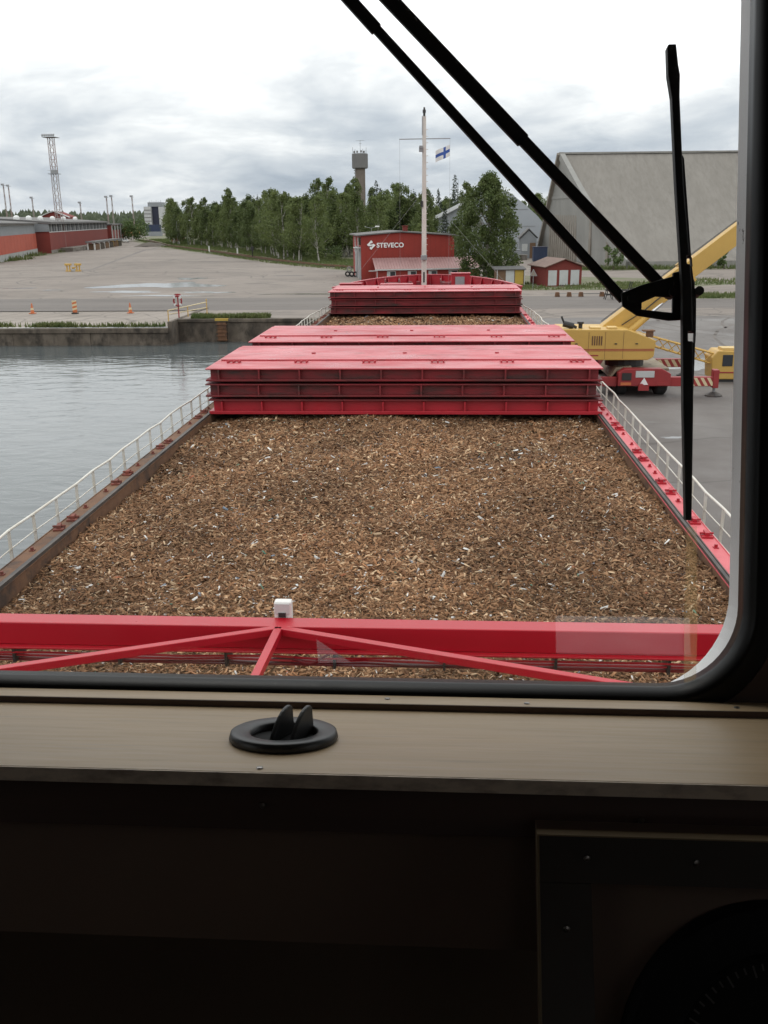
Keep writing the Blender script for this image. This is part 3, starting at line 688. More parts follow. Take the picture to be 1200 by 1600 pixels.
# ------------------------------------------------------------------ hatch covers
CW = 10.66; CL = 4.55; CH = 0.425
def make_cover(label, y0, z0, top, seed, dx=0.0, grime_shade=True, low=True):
    r_ = random.Random(seed); x0, x1 = SC-CW/2+dx, SC+CW/2+dx; y1 = y0+CL
    t_ = empty('hatch_cover', (SC+dx, y0, z0), label, 'hatch cover', 'stacked red hatch covers')
    rm = 'red_grimy_shaded' if grime_shade else 'red_paint'
    zl = z0+(0.115 if low else 0.10)                            # bottom flange
    m_ = MB(); m_.box(x0, x1, y0, y1, z0+(0.062 if low else 0.012), zl); m_.build('bottom_flange', rm, t_, bevel=0.008)
    m_ = MB(); m_.box(x0+0.10, x1-0.10, y0+0.17, y1-0.17, zl+0.001, z0+CH-0.052); m_.build('web_plate', rm, t_)
    m_ = MB(); m_.box(x0, x1, y0+0.012, y1-0.012, z0+CH-0.05, z0+CH-0.012); tp = m_.build('top_plate', 'red_hatch' if top else 'red_grimy_shaded', t_, bevel=0.008)
    nr = 10; rib = None
    for k in range(nr):
        x = x0+0.35+(x1-x0-0.7)*k/(nr-1)
        for yy, rz_ in ((y0+0.055, 0.0), (y1-0.055, math.pi)):
            if rib is None:
                mm = MB(); mm.box(-0.022, 0.022, -0.035, 0.11, 0, CH-0.172); rib = mm.build('stiffener', rm); put(rib, t_, (x, yy, zl+0.0012), rz_)
            else: inst(rib, t_, (x, yy, zl+0.0012), rz_)
    if top:
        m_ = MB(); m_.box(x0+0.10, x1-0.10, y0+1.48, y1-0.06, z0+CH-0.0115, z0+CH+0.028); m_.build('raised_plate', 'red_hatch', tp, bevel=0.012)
        for k in range(6):
            x = x0+0.55+(x1-x0-1.1)*k/5
            mm = MB()
            for s_ in (-0.16, 0, 0.16): mm.box(x+s_-0.018, x+s_+0.018, y0+1.02, y0+1.26, z0+CH-0.011, z0+CH+0.035)
            mm.tube((x-0.2, y0+1.08, z0+CH+0.03), (x+0.2, y0+1.08, z0+CH+0.03), 0.014, 6); mm.tube((x-0.2, y0+1.2, z0+CH+0.03), (x+0.2, y0+1.2, z0+CH+0.03), 0.014, 6)
            mm.build('lashing_bracket', 'red_paint', tp)
        for k in range(3):
            x = x0+2.6+k*2.7
            mm = MB(); mm.lathe([(0.06, 0.002), (0.06, 0.03), (0.0, 0.035)], (x, y0+2.7, z0+CH+0.027), 8); mm.build('lifting_eye', 'red_paint', tp)
    return t_
z0 = CT+0.012
names = ('bottom', 'middle', 'topmost')
for i in range(3):
    make_cover('%s red hatch cover of the large front stack above the chips' % names[i], 25.3, z0+i*CH, i == 2, 20+i, (0.04, -0.03, 0)[i], i != 0, i != 0)
for i in range(3):
    make_cover('%s red hatch cover of the stack just behind the large front stack' % names[i], 31.15, z0+i*CH, i == 2, 30+i, (0.0, 0.03, 0)[i])
for i in range(3):
    make_cover('%s red hatch cover of the far stack before the forecastle' % names[i], 53.3, z0+i*CH, i == 2, 40+i, (0, 0.04, -0.02)[i])

# ------------------------------------------------------------------ wood chip cargo
def chip_z(x, y):
    e = np.clip((HW-np.abs(x-SC))/1.6, 0, 1)
    z = 5.17+0.06*e*e*(3-2*e)+0.07*np.sin(x*0.55+0.8*np.sin(y*0.4))*np.sin(y*0.42+0.3*x)+0.05*np.sin(x*0.9+0.4*y)*np.sin(y*0.55+1)+0.045*np.sin(x*2.3-y*1.1)*np.sin(y*1.9)+0.035*np.sin(x*1.1+2)*np.cos(y*0.8)
    return z
gx = np.linspace(XL+0.01, XR-0.01, 110); gy = np.concatenate([np.arange(6.6, 26, 0.1), np.arange(26, 58.1, 0.4)])
GX, GY = np.meshgrid(gx, gy); GZ = chip_z(GX, GY)+rng.normal(0, 0.012, GX.shape)
nxg, nyg = len(gx), len(gy); V = np.stack([GX.ravel(), GY.ravel(), GZ.ravel()], 1)
I = (np.arange(nyg-1)[:, None]*nxg+np.arange(nxg-1)[None, :]).ravel()
F = np.stack([I, I+1, I+1+nxg, I+nxg], 1)
bed = obj('wood_chips', np_mesh('wood_chips', V, F, 'chip_bed')); tag(bed, 'brown wood chips with bits of plastic filling the open holds', 'wood chips', kind='stuff')
def chips(n, y0, y1, lmin, lmax):
    x = XL+0.04+(2*HW-0.08)*rng.random(n); y = y0+(y1-y0)*rng.random(n)
    L_ = lmin+(lmax-lmin)*rng.random(n)**1.8; W2 = L_*(0.08+0.30*rng.random(n)**1.6); T_ = W2*(0.25+0.4*rng.random(n))
    a = rng.random(n)*6.283; pit_ = rng.normal(0, 0.33, n); rol_ = rng.normal(0, 0.55, n)
    d = np.stack([np.cos(a)*np.cos(pit_), np.sin(a)*np.cos(pit_), np.sin(pit_)], 1)
    s = np.stack([-np.sin(a), np.cos(a), np.zeros(n)], 1); u_ = np.cross(d, s)
    s2 = s*np.cos(rol_)[:, None]+u_*np.sin(rol_)[:, None]; u2 = np.cross(d, s2)
    c = np.stack([x, y, chip_z(x, y)+0.012+np.abs(rng.normal(0, 0.02, n))+0.25*L_*np.abs(np.sin(pit_))], 1)
    hl, hw, tt = (L_/2)[:, None]*d, (W2/2)[:, None]*s2, T_[:, None]*u2
    sk = (rng.random((n, 1))-0.5)*0.5*hl
    P = np.stack([c-hl-hw+sk, c-hl+hw-sk, c-hl*0.9+tt, c+hl-hw+sk, c+hl+hw-sk, c+hl*0.9+tt], 1).reshape(-1, 3)
    o = (np.arange(n)*6)[:, None]
    F = np.concatenate([o+np.array([[0, 3, 5]]), o+np.array([[0, 5, 2]]), o+np.array([[2, 5, 4]]), o+np.array([[2, 4, 1]]), o+np.array([[0, 2, 1]]), o+np.array([[3, 4, 5]])])
    base = np.array([[0.235, 0.124, 0.062], [0.34, 0.198, 0.106], [0.145, 0.072, 0.036], [0.56, 0.40, 0.25], [0.080, 0.042, 0.024], [0.28, 0.138, 0.066]])
    pi_ = rng.choice(6, n, p=[0.32, 0.23, 0.19, 0.08, 0.08, 0.10])
    col = base[pi_]*(0.75+0.5*rng.random((n, 1)))
    patchy = 0.90+0.13*np.sin(x*0.5+1.7*np.sin(y*0.31+1)+0.6)*np.sin(y*0.37)+0.20*np.sin(x*1.3+2.1*np.sin(y*0.45))*np.sin(y*0.8+x*0.3); col *= patchy[:, None]
    w_ = rng.random(n) < 0.013; col[w_] = np.array([0.72, 0.71, 0.68])*(0.75+0.3*rng.random((w_.sum(), 1)))
    b_ = rng.random(n) < 0.0012; col[b_] = np.array([0.10, 0.22, 0.16])
    b_ = rng.random(n) < 0.0012; col[b_] = np.array([0.36, 0.12, 0.06])
    b_ = rng.random(n) < 0.002; col[b_] = np.array([0.20, 0.25, 0.31])
    return P, F, np.repeat(np.concatenate([col, np.ones((n, 1))], 1), 6, axis=0)
PV, PF, PC = [], [], []; off = 0
for n, y0_, y1_, a, b_ in ((105000, 7.4, 13.5, 0.03, 0.115), (85000, 13.5, 19.5, 0.035, 0.135), (66000, 19.5, 25.9, 0.042, 0.16), (20000, 45, 54, 0.10, 0.28), (70000, 7.4, 16, 0.014, 0.05), (40000, 16, 25.9, 0.02, 0.07)):
    p, f, c = chips(n, y0_, y1_, a, b_); PV.append(p); PF.append(f+off); PC.append(c); off += len(p)
me = np_mesh('loose_chips', np.concatenate(PV), np.concatenate(PF), 'chip')
ca = me.color_attributes.new('chip_colour', 'FLOAT_COLOR', 'POINT'); ca.data.foreach_set('color', np.concatenate(PC).astype(np.float32).ravel())
lc = obj('loose_chips', me, bed); lc['kind'] = 'stuff'
# flattened plastic scraps among the chips
def scraps(n):
    V = []; F = []; C_ = []
    for i in range(n):
        y = 7.6+rng.random()**1.3*18; x = XL+0.2+rng.random()*(2*HW-0.4); s_ = 0.013+0.028*rng.random()**1.5; z = float(chip_z(np.array(x), np.array(y)))+0.045
        a = rng.random()*6.28; k = len(V); q = 5
        for j in range(q):
            t_ = a+6.283*j/q; r_ = s_*(0.5+0.7*rng.random()); V.append((x+r_*math.cos(t_), y+r_*math.sin(t_), z-0.015+rng.random()*s_*0.5))
        V.append((x, y, z-0.015+s_*0.3)); V.append((x, y, z-0.05))
        c = [(0.78, 0.78, 0.76), (0.7, 0.7, 0.68), (0.62, 0.66, 0.66), (0.62, 0.60, 0.56), (0.75, 0.74, 0.7)][rng.integers(0, 5)]
        C_ += [(*c, 1)]*(q+2)
        for j in range(q): F.append((k+j, k+(j+1) % q, k+q)); F.append((k+(j+1) % q, k+j, k+q+1))
    me = np_mesh('plastic_scraps', np.array(V), np.array(F), 'chip'); ca = me.color_attributes.new('chip_colour', 'FLOAT_COLOR', 'POINT')
    ca.data.foreach_set('color', np.array(C_, dtype=np.float32).ravel()); o = obj('plastic_scraps', me, bed); o['kind'] = 'stuff'
scraps(430)

# ------------------------------------------------------------------ hatch gantry in the foreground
ga = empty('gantry_crane', (SC, 9.3, CT), 'red hatch gantry beam with diagonal braces crossing the near hold', 'gantry')
m_ = MB(); m_.box(XL-0.1, XR+0.1, 9.14, 9.38, 6.125, 6.385); beam = m_.build('beam', 'red_beam', ga, bevel=0.012)
m_ = MB(); m_.box(XL-0.1, XR+0.1, 9.07, 9.40, 6.10, 6.123); m_.build('beam_flange', 'red_beam', beam, bevel=0.006)
m_ = MB(); m_.box(XL-0.1, XR+0.1, 9.20, 9.36, 5.90, 5.915); m_.build('cable_tray', 'red_grimy_shaded', ga)
for k, (yy, zz_) in enumerate(((9.13, 6.035), (9.16, 5.985), (9.19, 5.935))):
    m_ = MB(); pp = [(XL+0.1+i*0.5, yy+0.015*math.sin(i*1.7+k), zz_+0.008*math.sin(i*2.3+k)) for i in range(21)]; m_.path(pp, 0.013, 6); m_.build('cable', ('red_beam', 'red_paint', 'red_grimy_shaded')[k], ga)
for i in range(9):
    x = XL+0.6+i*1.17; m_ = MB(); m_.box(x-0.014, x+0.014, 9.115, 9.39, 5.915, 6.099); m_.build('cable_clip', 'black_metal', ga)
ap = (-1.74, 9.13, 6.345)
for q in ((-6.3, 7.25, 6.345), (3.85, 7.28, 6.345), (-1.80, 7.2, 6.345)):
    m_ = MB(); m_.bar(ap, q, 0.085, 0.085); m_.build('brace', 'red_beam', ga, bevel=0.008)
m_ = MB(); m_.box(XL-0.1, XR+0.1, 7.05, 7.25, 6.10, 6.385); m_.build('beam', 'red_beam', ga, bevel=0.012)
m_ = MB(); m_.lathe([(0.0, 0.0), (0.075, 0.0), (0.075, 0.008), (0.0, 0.012)], (1.52, 9.139, 6.2), 18, 'y'); m_.build('beam_plate', 'red_beam', beam)
m_ = MB(); m_.box(-1.87, -1.55, 9.36, 9.5, 5.96, 6.09); m_.build('junction_box', 'black_metal', ga)
m_ = MB(); m_.path([(-1.6+0.05*i, 9.1+0.02*math.sin(i), 6.03-0.05*math.sin(i*0.55)) for i in range(9)], 0.014, 6); m_.build('cable', 'red_grimy_shaded', ga)
m_ = MB(); m_.box(-1.83, -1.64, 9.385, 9.50, 6.30, 6.56); lb = m_.build('lamp_housing', 'white_paint', ga, bevel=0.02)
m_ = MB(); m_.box(-1.82, -1.66, 9.375, 9.384, 6.42, 6.54); m_.build('lamp_glass', 'off_white', lb)
m_ = MB(); m_.box(-1.78, -1.70, 9.365, 9.3745, 6.39, 6.44); m_.build('lamp_bracket', 'black_metal', lb)
for x in (XL+0.05, XR-0.05):                # legs and wheel bogies riding on the coaming rails
    for yy in (7.15, 9.26):
        m_ = MB(); m_.box(x-0.09, x+0.09, yy-0.1, yy+0.1, CT+0.2, 6.099); m_.build('leg', 'red_beam', ga, bevel=0.01)
    m_ = MB(); m_.box(x-0.1, x+0.1, 6.9, 9.6, CT+0.12, CT+0.24); m_.build('bogie', 'red_beam', ga, bevel=0.01)
    for yy in (7.2, 9.3):
        m_ = MB(); m_.lathe([(0, -0.03), (0.09, -0.03), (0.09, 0.03), (0, 0.03)], (x+(-0.03 if x < 0 else 0.03), yy, CT+0.145), 12, 'x'); m_.build('wheel', 'rail_steel', ga)

# ================================================================== WHEELHOUSE (camera stands inside it)
TL = R(15)
ML = Matrix(((1, 0, 0, CAM.x), (0, math.cos(TL), math.sin(TL), CAM.y), (0, -math.sin(TL), math.cos(TL), CAM.z), (0, 0, 0, 1)))   # local (x, depth, up-in-plane)
wh = empty('wheelhouse', (SC, 0, 8.8), 'dark wheelhouse interior framing the view through its forward window', 'wheelhouse')
def ring(m_, x0, x1, u0, u1, r, prof, seg=14):
    """sweep a closed profile of (outward offset, depth) round a rounded rectangle"""
    pts = []
    for cx, cu, a0 in ((x1-r, u0+r, -90), (x1-r, u1-r, 0), (x0+r, u1-r, 90), (x0+r, u0+r, 180)):
        for i in range(seg+1):
            a = R(a0+90*i/seg); pts.append((cx+r*math.cos(a), cu+r*math.sin(a), math.cos(a), math.sin(a)))
    n, k = len(pts), len(prof); vs = []
    for x, u_, nx_, nu in pts:
        for o, d in prof: vs.append((x+nx_*o, d, u_+nu*o))
    fs = [(i*k+j, i*k+(j+1) % k, ((i+1) % n)*k+(j+1) % k, ((i+1) % n)*k+j) for i in range(n) for j in range(k)]
    m_.add(vs, fs)
X0, X1, U0, U1 = -0.62, 0.330, -0.232, 0.66
m_ = MB(ML); ring(m_, X0, X1-0.002, U0, U1, 0.088, [(0.0, 1.052), (0.004, 1.045), (0.007, 1.040), (0.012, 1.036), (0.018, 1.040), (0.030, 1.036), (0.034, 1.045), (0.034, 1.075), (0.0, 1.075)])
gk = m_.build('window_gasket', 'gasket', wh, smooth=True)
m_ = MB(ML); ring(m_, X0-0.012, 0.334, U0-0.022, U1, 0.118, [(0.0, 1.082), (0.0, 1.128), (0.012, 1.136), (0.10, 1.136), (0.10, 1.082)])
m_.build('window_rim', 'white_rim', wh)
m_ = MB(ML); ring(m_, X0, X1, U0, U1, 0.088, [(0.034, 1.048), (0.034, 1.080), (0.105, 1.080), (0.105, 1.048)])
m_.build('window_lining', 'dark_wood', wh)
m_ = MB(ML); m_.box(X0-0.03, X1+0.03, 1.060, 1.066, U0-0.03, U1+0.03); gl = m_.build('window_glass', 'window_glass', wh)
m_ = MB(ML); sk_ = [(0.2765, -0.055), (0.2880, -0.054), (0.2890, -0.11), (0.2905, -0.17), (0.2900, -0.226), (0.2765, -0.227), (0.2755, -0.16), (0.2762, -0.10)]  # light streak painted on the pane as a tinted sheet
m_.add([(x*1.06/1.13 if False else x*0.962, 1.0575, u_) for x, u_ in sk_], [tuple(range(8))]); fp = m_.build('light_streak', 'streak', gl); fp['label'] = 'yellowish light streak painted on the glass below the wiper blade'
m_ = MB(ML); m_.add([(-0.143, 1.0585, -0.186), (-0.103, 1.0585, -0.212), (-0.141, 1.0585, -0.213)], [(0, 1, 2)])  # pale triangle paints a reflection onto the pane
fp = m_.build('reflection_patch', 'reflection_film', gl); fp['label'] = 'small milky triangle painting a reflection low on the glass'
# bulkhead round the window, leaning outward like the window
m_ = MB(ML)
m_.box(-2.4, X0-0.04, 1.09, 1.13, -0.46, 1.1); m_.box(X1+0.04, 2.4, 1.09, 1.13, -0.46, 1.1)
m_.box(X0-0.04, X1+0.04, 1.09, 1.13, U1+0.04, 1.1); m_.box(X0-0.04, X1+0.04, 1.09, 1.13, -0.46, U0-0.04)
m_.build('front_bulkhead', 'room_dark', wh)
m_ = MB(ML); m_.box(X1+0.105, 1.9, 1.045, 1.085, -0.249, 0.9); m_.box(-2.0, X0-0.105, 1.045, 1.085, -0.249, 0.9); m_.build('wall_panel', 'dark_wood', wh)
m_ = MB(); m_.box(-2.4, 2.4, -1.8, 1.75, 11.55, 11.65); m_.build('ceiling', 'room_dark', wh)
m_ = MB(); m_.box(-2.4, 2.4, -1.8, 1.6, 8.75, 8.85); m_.build('floor', 'room_dark', wh)
m_ = MB()                                     # rear wall with one small window (it mirrors in the front glass)
m_.box(-2.4, 0.44, -1.8, -1.7, 8.75, 11.65); m_.box(0.98, 2.4, -1.8, -1.7, 8.75, 11.65); m_.box(0.44, 0.98, -1.8, -1.7, 8.75, 10.18); m_.box(0.44, 0.98, -1.8, -1.7, 10.40, 11.65)
m_.build('back_wall', 'room_dark', wh)
for x in (-2.4, 2.3):                        # side walls, each with a wide window added, out of view, as fill light
    m_ = MB(); m_.box(x, x+0.1, -1.7, 1.8, 8.75, 10.35); m_.box(x, x+0.1, -1.7, 1.8, 10.95, 11.65); m_.box(x, x+0.1, -1.7, -0.6, 10.35, 10.95); m_.box(x, x+0.1, 0.7, 1.8, 10.35, 10.95); sw_ = m_.build('side_wall', 'room_dark', wh)
    m_ = MB(); m_.box(x+0.04, x+0.06, -0.6, 0.7, 10.35, 10.95); m_.build('fill_window', 'window_glass', sw_)
m_ = MB(); m_.box(-2.4, 2.4, 0.93, 1.0, 8.0, 9.84); m_.build('lower_bulkhead', 'room_dark', wh)
# sill, batten, fascia
m_ = MB(ML); m_.box(-1.9, 1.9, 0.7805, 1.06, -0.262, -0.2505); sill = m_.build('window_sill', 'sill_wood', wh)
m_ = MB(ML); m_.box(-1.9, 1.9, 0.778, 0.7803, -0.2625, -0.2508); m_.build('sill_edge', 'sill_edge', sill)
m_ = MB(ML); m_.box(-1.9, 0.40, 1.0, 1.038, -0.2503, -0.2435); bt = m_.build('batten', 'sill_wood', sill)
m_ = MB(ML); m_.box(-1.9, 0.40, 0.9985, 0.9998, -0.2503, -0.2438); m_.build('batten_shade', 'dark_wood', bt)  # dark sheet paints the unlit front of the batten
m_ = MB(ML); m_.box(-1.9, 1.9, 0.787, 0.81, -0.302, -0.2627); fa = m_.build('fascia', 'dark_wood', wh)
m_ = MB(ML); m_.box(-1.9, 0.30, 0.797, 0.82, -0.4035, -0.3022); m_.build('front_panel', 'panel_brown', wh)
for x, d, u_ in ((-0.155, 0.79, -0.2505), (0.09, 1.012, -0.2435), (-0.06, 1.02, -0.2435), (0.31, 1.013, -0.2435)):
    m_ = MB(ML); m_.lathe([(0.0, 0.0), (0.0032, 0.0), (0.0028, 0.0012), (0.0, 0.0016)], (x, d, u_+0.0001), 10); m_.build('screw', 'screw', sill)
for x, u_ in ((-0.152, -0.281), (0.165, -0.285)):
    m_ = MB(ML); m_.lathe([(0.0, 0.0), (0.003, 0.0), (0.0026, -0.0012), (0.0, -0.0016)], (x, 0.7868, u_), 10, 'y'); m_.build('screw', 'screw', fa)
# demister vent in the sill
vt = empty('air_vent', tuple(ML @ Vector((-0.150, 0.882, -0.2505))), 'round black plastic air vent with two fins set in the window sill', 'vent')
m_ = MB(ML); m_.lathe([(0.0505, 0.0), (0.0515, 0.002), (0.0500, 0.0075), (0.0480, 0.0085), (0.0335, 0.0075), (0.0315, 0.006), (0.0310, 0.001)], (-0.150, 0.882, -0.2503), 48); m_.build('ring', 'vent_plastic', vt, smooth=True)
m_ = MB(ML); m_.lathe([(0.0, 0.0006), (0.0308, 0.0006)], (-0.150, 0.882, -0.2503), 32); m_.build('throat_shade', 'dial_black', vt)  # flat black disc paints the shade inside the vent opening
for x in (-0.1555, -0.1365):
    m_ = MB(ML); prof = []
    for i in range(9):
        t_ = i/8; prof.append((x+0.012*(t_-0.5), 0.862+0.034*t_, -0.2496+0.0285*math.sin(t_*math.pi*0.5)**0.8))
    prof += [(x+0.0072, 0.900, -0.2245), (x+0.0085, 0.905, -0.2496)]
    m_.prism(prof, (0.0042, 0, 0)); m_.build('fin', 'vent_plastic', vt, bevel=0.0012)
# instrument box with a round dial at the lower right
ib = empty('instrument_box', tuple(ML @ Vector((0.26, 0.74, -0.6))), 'dark instrument box with a round black dial under the window sill', 'instrument')
m_ = MB(ML)
def slab(m_, x0, x1, u0, u1, f, th):
    dd = lambda u_: 0.752+(u_+0.287)*0.30+f
    m_.hex([(x0, dd(u0), u0), (x1, dd(u0), u0), (x1, dd(u0)+th, u0), (x0, dd(u0)+th, u0), (x0, dd(u1), u1), (x1, dd(u1), u1), (x1, dd(u1)+th, u1), (x0, dd(u1)+th, u1)])
slab(m_, 0.078, 0.62, -0.75, -0.287, 0.012, 0.025); m_.build('front_plate', 'panel_brown', ib)
m_ = MB(ML); slab(m_, 0.078, 0.62, -0.320, -0.287, 0.0, 0.0115); m_.build('frame', 'console', ib)
m_ = MB(ML); slab(m_, 0.078, 0.118, -0.75, -0.3205, 0.0, 0.0115); m_.build('frame', 'console', ib)
m_ = MB(ML); slab(m_, 0.0765, 0.62, -0.2868, -0.2857, -0.0005, 0.012); m_.build('edge_trim', 'console_edge', ib)
m_ = MB(ML); slab(m_, 0.0762, 0.0778, -0.75, -0.2868, -0.0005, 0.012); m_.build('edge_trim', 'console_edge', ib)
Md = ML @ Matrix.Translation((0.262, 0.7125-0.0105, -0.452)) @ Matrix.Rotation(math.atan(0.30), 4, 'X').inverted() if False else ML @ Matrix.Translation((0.262, 0.752+(-0.452+0.287)*0.30+0.004, -0.452)) @ Matrix.Rotation(-math.atan(0.30), 4, 'X')
m_ = MB(Md); m_.lathe([(0.0, 0.004), (0.085, 0.004), (0.092, -0.004), (0.122, -0.002), (0.128, 0.006), (0.128, 0.012)], (0, 0, 0), 48, 'y'); dl = m_.build('dial', 'dial_black', ib)
m_ = MB(Md)
for k in range(72):
    a = 6.283*k/72; r0 = 0.074 if k % 3 == 0 else 0.078; c, s_ = math.cos(a), math.sin(a); w_ = 0.0008
    m_.quad((r0*c-w_*s_, 0.0035, r0*s_+w_*c), (0.083*c-w_*s_, 0.0035, 0.083*s_+w_*c), (0.083*c+w_*s_, 0.0035, 0.083*s_-w_*c), (r0*c+w_*s_, 0.0035, r0*s_-w_*c))
m_.build('dial_mark', 'dial_mark', dl)
for x, u_ in ((0.115, -0.302), (0.098, -0.352), (0.20, -0.303)):
    dd = 0.752+(u_+0.287)*0.30; m_ = MB(ML); m_.lathe([(0.0, 0.0), (0.0028, 0.0), (0.0024, -0.0012), (0.0, -0.0016)], (x, dd-0.0002, u_), 10, 'y'); m_.build('screw', 'screw', ib)

# window wiper, outside the glass
wp = empty('window_wiper', tuple(ML @ Vector((0.26, 1.17, 0.21))), 'black two-armed wiper with an upright blade outside the window', 'wiper')
D = 1.165; kd = D/1.13
def pl(m_, pts, d0, th): m_.prism([(x*kd, d0, u_*kd) for x, u_ in pts], (0, th, 0))
def arm(a, b_, w0, w1, d0, th):
    a, b_ = Vector((a[0], a[1])), Vector((b_[0], b_[1])); d = (b_-a).normalized(); n_ = Vector((-d.y, d.x))
    return [tuple(a+n_*w0/2), tuple(b_+n_*w1/2), tuple(b_-n_*w1/2), tuple(a-n_*w0/2)]
m_ = MB(ML); pl(m_, arm((-0.208, 0.705), (0.089, 0.392), 0.0185, 0.0165, D, 0.01), D, 0.008); pl(m_, arm((0.085, 0.397), (0.262, 0.212), 0.0130, 0.0125, D, 0.01), D+0.001, 0.008); m_.build('arm', 'black_wiper', wp, bevel=0.0012)
m_ = MB(ML); pl(m_, arm((-0.246, 0.703), (-0.084, 0.524), 0.0150, 0.0145, D, 0.01), D, 0.008); pl(m_, arm((-0.087, 0.528), (0.208, 0.207), 0.0108, 0.0110, D, 0.01), D+0.001, 0.008); m_.build('arm', 'black_wiper', wp, bevel=0.0012)
m_ = MB(ML)
pl(m_, [(0.203, 0.213), (0.226, 0.222), (0.262, 0.232), (0.268, 0.222), (0.268, 0.207), (0.243, 0.209), (0.227, 0.202), (0.227, 0.194), (0.205, 0.198)], D-0.006, 0.005)
pl(m_, [(0.205, 0.198), (0.228, 0.194), (0.262, 0.190), (0.277, 0.191), (0.279, 0.182), (0.258, 0.181), (0.222, 0.187)], D-0.006, 0.005)
pl(m_, [(0.262, 0.236), (0.281, 0.240), (0.287, 0.225), (0.287, 0.195), (0.280, 0.182), (0.262, 0.184)], D-0.0065, 0.006)
m_.build('bracket', 'black_wiper', wp, bevel=0.001)
for x, u_ in ((0.215, 0.206), (0.262, 0.213), (0.291, 0.214)):
    m_ = MB(ML); m_.lathe([(0.0, -0.012), (0.0055, -0.012), (0.0055, 0.012), (0.0, 0.012)], (x*kd, D, u_*kd), 10, 'y'); m_.build('pivot', 'black_wiper', wp)
m_ = MB(ML)
pl(m_, [(0.2475, 0.486), (0.249, 0.489), (0.2575, 0.489), (0.2605, 0.465), (0.2625, 0.455), (0.2625, 0.43), (0.2685, 0.33), (0.2765, 0.2525), (0.2735, 0.2525), (0.2740, 0.2425), (0.2775, 0.2425), (0.280, 0.215), (0.2815, 0.1665), (0.2765, 0.1665), (0.2768, 0.1550), (0.2820, 0.1550), (0.284, 0.08), (0.2845, -0.050), (0.2775, -0.050), (0.2725, 0.08), (0.2690, 0.215), (0.2600, 0.33), (0.2535, 0.43), (0.2490, 0.455)], D-0.022, 0.012)
m_.build('blade', 'black_wiper', wp, bevel=0.0012)
m_ = MB(ML)
pl(m_, [(0.266, 0.375), (0.2715, 0.365), (0.2815, 0.2525), (0.273, 0.2525), (0.268, 0.30)], D-0.010, 0.008)
pl(m_, [(0.2735, 0.2425), (0.2825, 0.2425), (0.288, 0.205), (0.2884, 0.1665), (0.2755, 0.1665)], D-0.010, 0.008)
pl(m_, [(0.2765, 0.155), (0.2878, 0.155), (0.286, 0.06), (0.281, 0.05)], D-0.010, 0.008)
pl(m_, [(0.2808, 0.2530), (0.2822, 0.2530), (0.2834, 0.2420), (0.2820, 0.2420)], D-0.010, 0.008); pl(m_, [(0.2868, 0.167), (0.2884, 0.167), (0.2880, 0.1545), (0.2864, 0.1545)], D-0.010, 0.008)
m_.build('blade_spine', 'black_wiper', wp, bevel=0.001)
m_ = MB(ML); m_.box(-0.30, -0.17, 1.137, 1.19, 0.72, 0.78); m_.build('wiper_motor_box', 'black_wiper', wp, bevel=0.004)

# ================================================================== PORT BUILDINGS
def FR(o, ax, z=G):
    ax = Vector((ax[0], ax[1])).normalized()
    return Matrix(((ax.x, -ax.y, 0, o[0]), (ax.y, ax.x, 0, o[1]), (0, 0, 1, z), (0, 0, 0, 1)))
def text_mesh(s, size, M, depth=0.03):
    cu = bpy.data.curves.new('lettering', 'FONT'); cu.body = s; cu.size = size; cu.extrude = depth; cu.offset = size*0.028; cu.space_character = 1.06
    o = bpy.data.objects.new('lettering', cu); COL.objects.link(o); bpy.context.view_layer.update()
    me = bpy.data.meshes.new_from_object(o.evaluated_get(bpy.context.evaluated_depsgraph_get()))
    bpy.data.objects.remove(o); me.transform(M); return me

# ---- red office hall with the company sign
M = FR((-12.25, 141.2), (0.985, 0.17))
so = empty('office_hall', tuple(M @ Vector((6.5, 6, 0))), 'large red hall with white company lettering behind the ship bow', 'building')
Wd, Dp = 13.6, 15
m_ = MB(M); m_.prism([(0, 0, 0), (Wd, 0, 0), (Wd, 0, 6.05), (Wd*0.42, 0, 6.55), (0, 0, 6.2)], (0, Dp, 0)); m_.build('wall', 'steveco_red', so)
m_ = MB(M)
for a, b_ in (((-0.55, 6.12), (Wd*0.42, 6.6)), ((Wd*0.42, 6.6), (Wd+0.35, 6.03))):
    m_.hex([(a[0], -0.35, a[1]+0.03), (b_[0], -0.35, b_[1]+0.03), (b_[0], Dp+0.3, b_[1]+0.03), (a[0], Dp+0.3, a[1]+0.03), (a[0], -0.35, a[1]+0.2), (b_[0], -0.35, b_[1]+0.2), (b_[0], Dp+0.3, b_[1]+0.2), (a[0], Dp+0.3, a[1]+0.2)])
rf = m_.build('roof', 'wh_roof', so)
m_ = MB(M); m_.box(6.6, 7.3, 4, 4.7, 6.3, 7.4); m_.box(6.5, 7.4, 3.9, 4.8, 7.401, 7.5); m_.build('chimney', 'brick_red', rf)
for k in range(17):                          # cladding seams
    x = 0.7+k*0.78; m_ = MB(M); m_.box(x, x+0.025, -0.012, -0.001, 0.1, 6.0); m_.build('cladding_seam', 'brick_red', so)
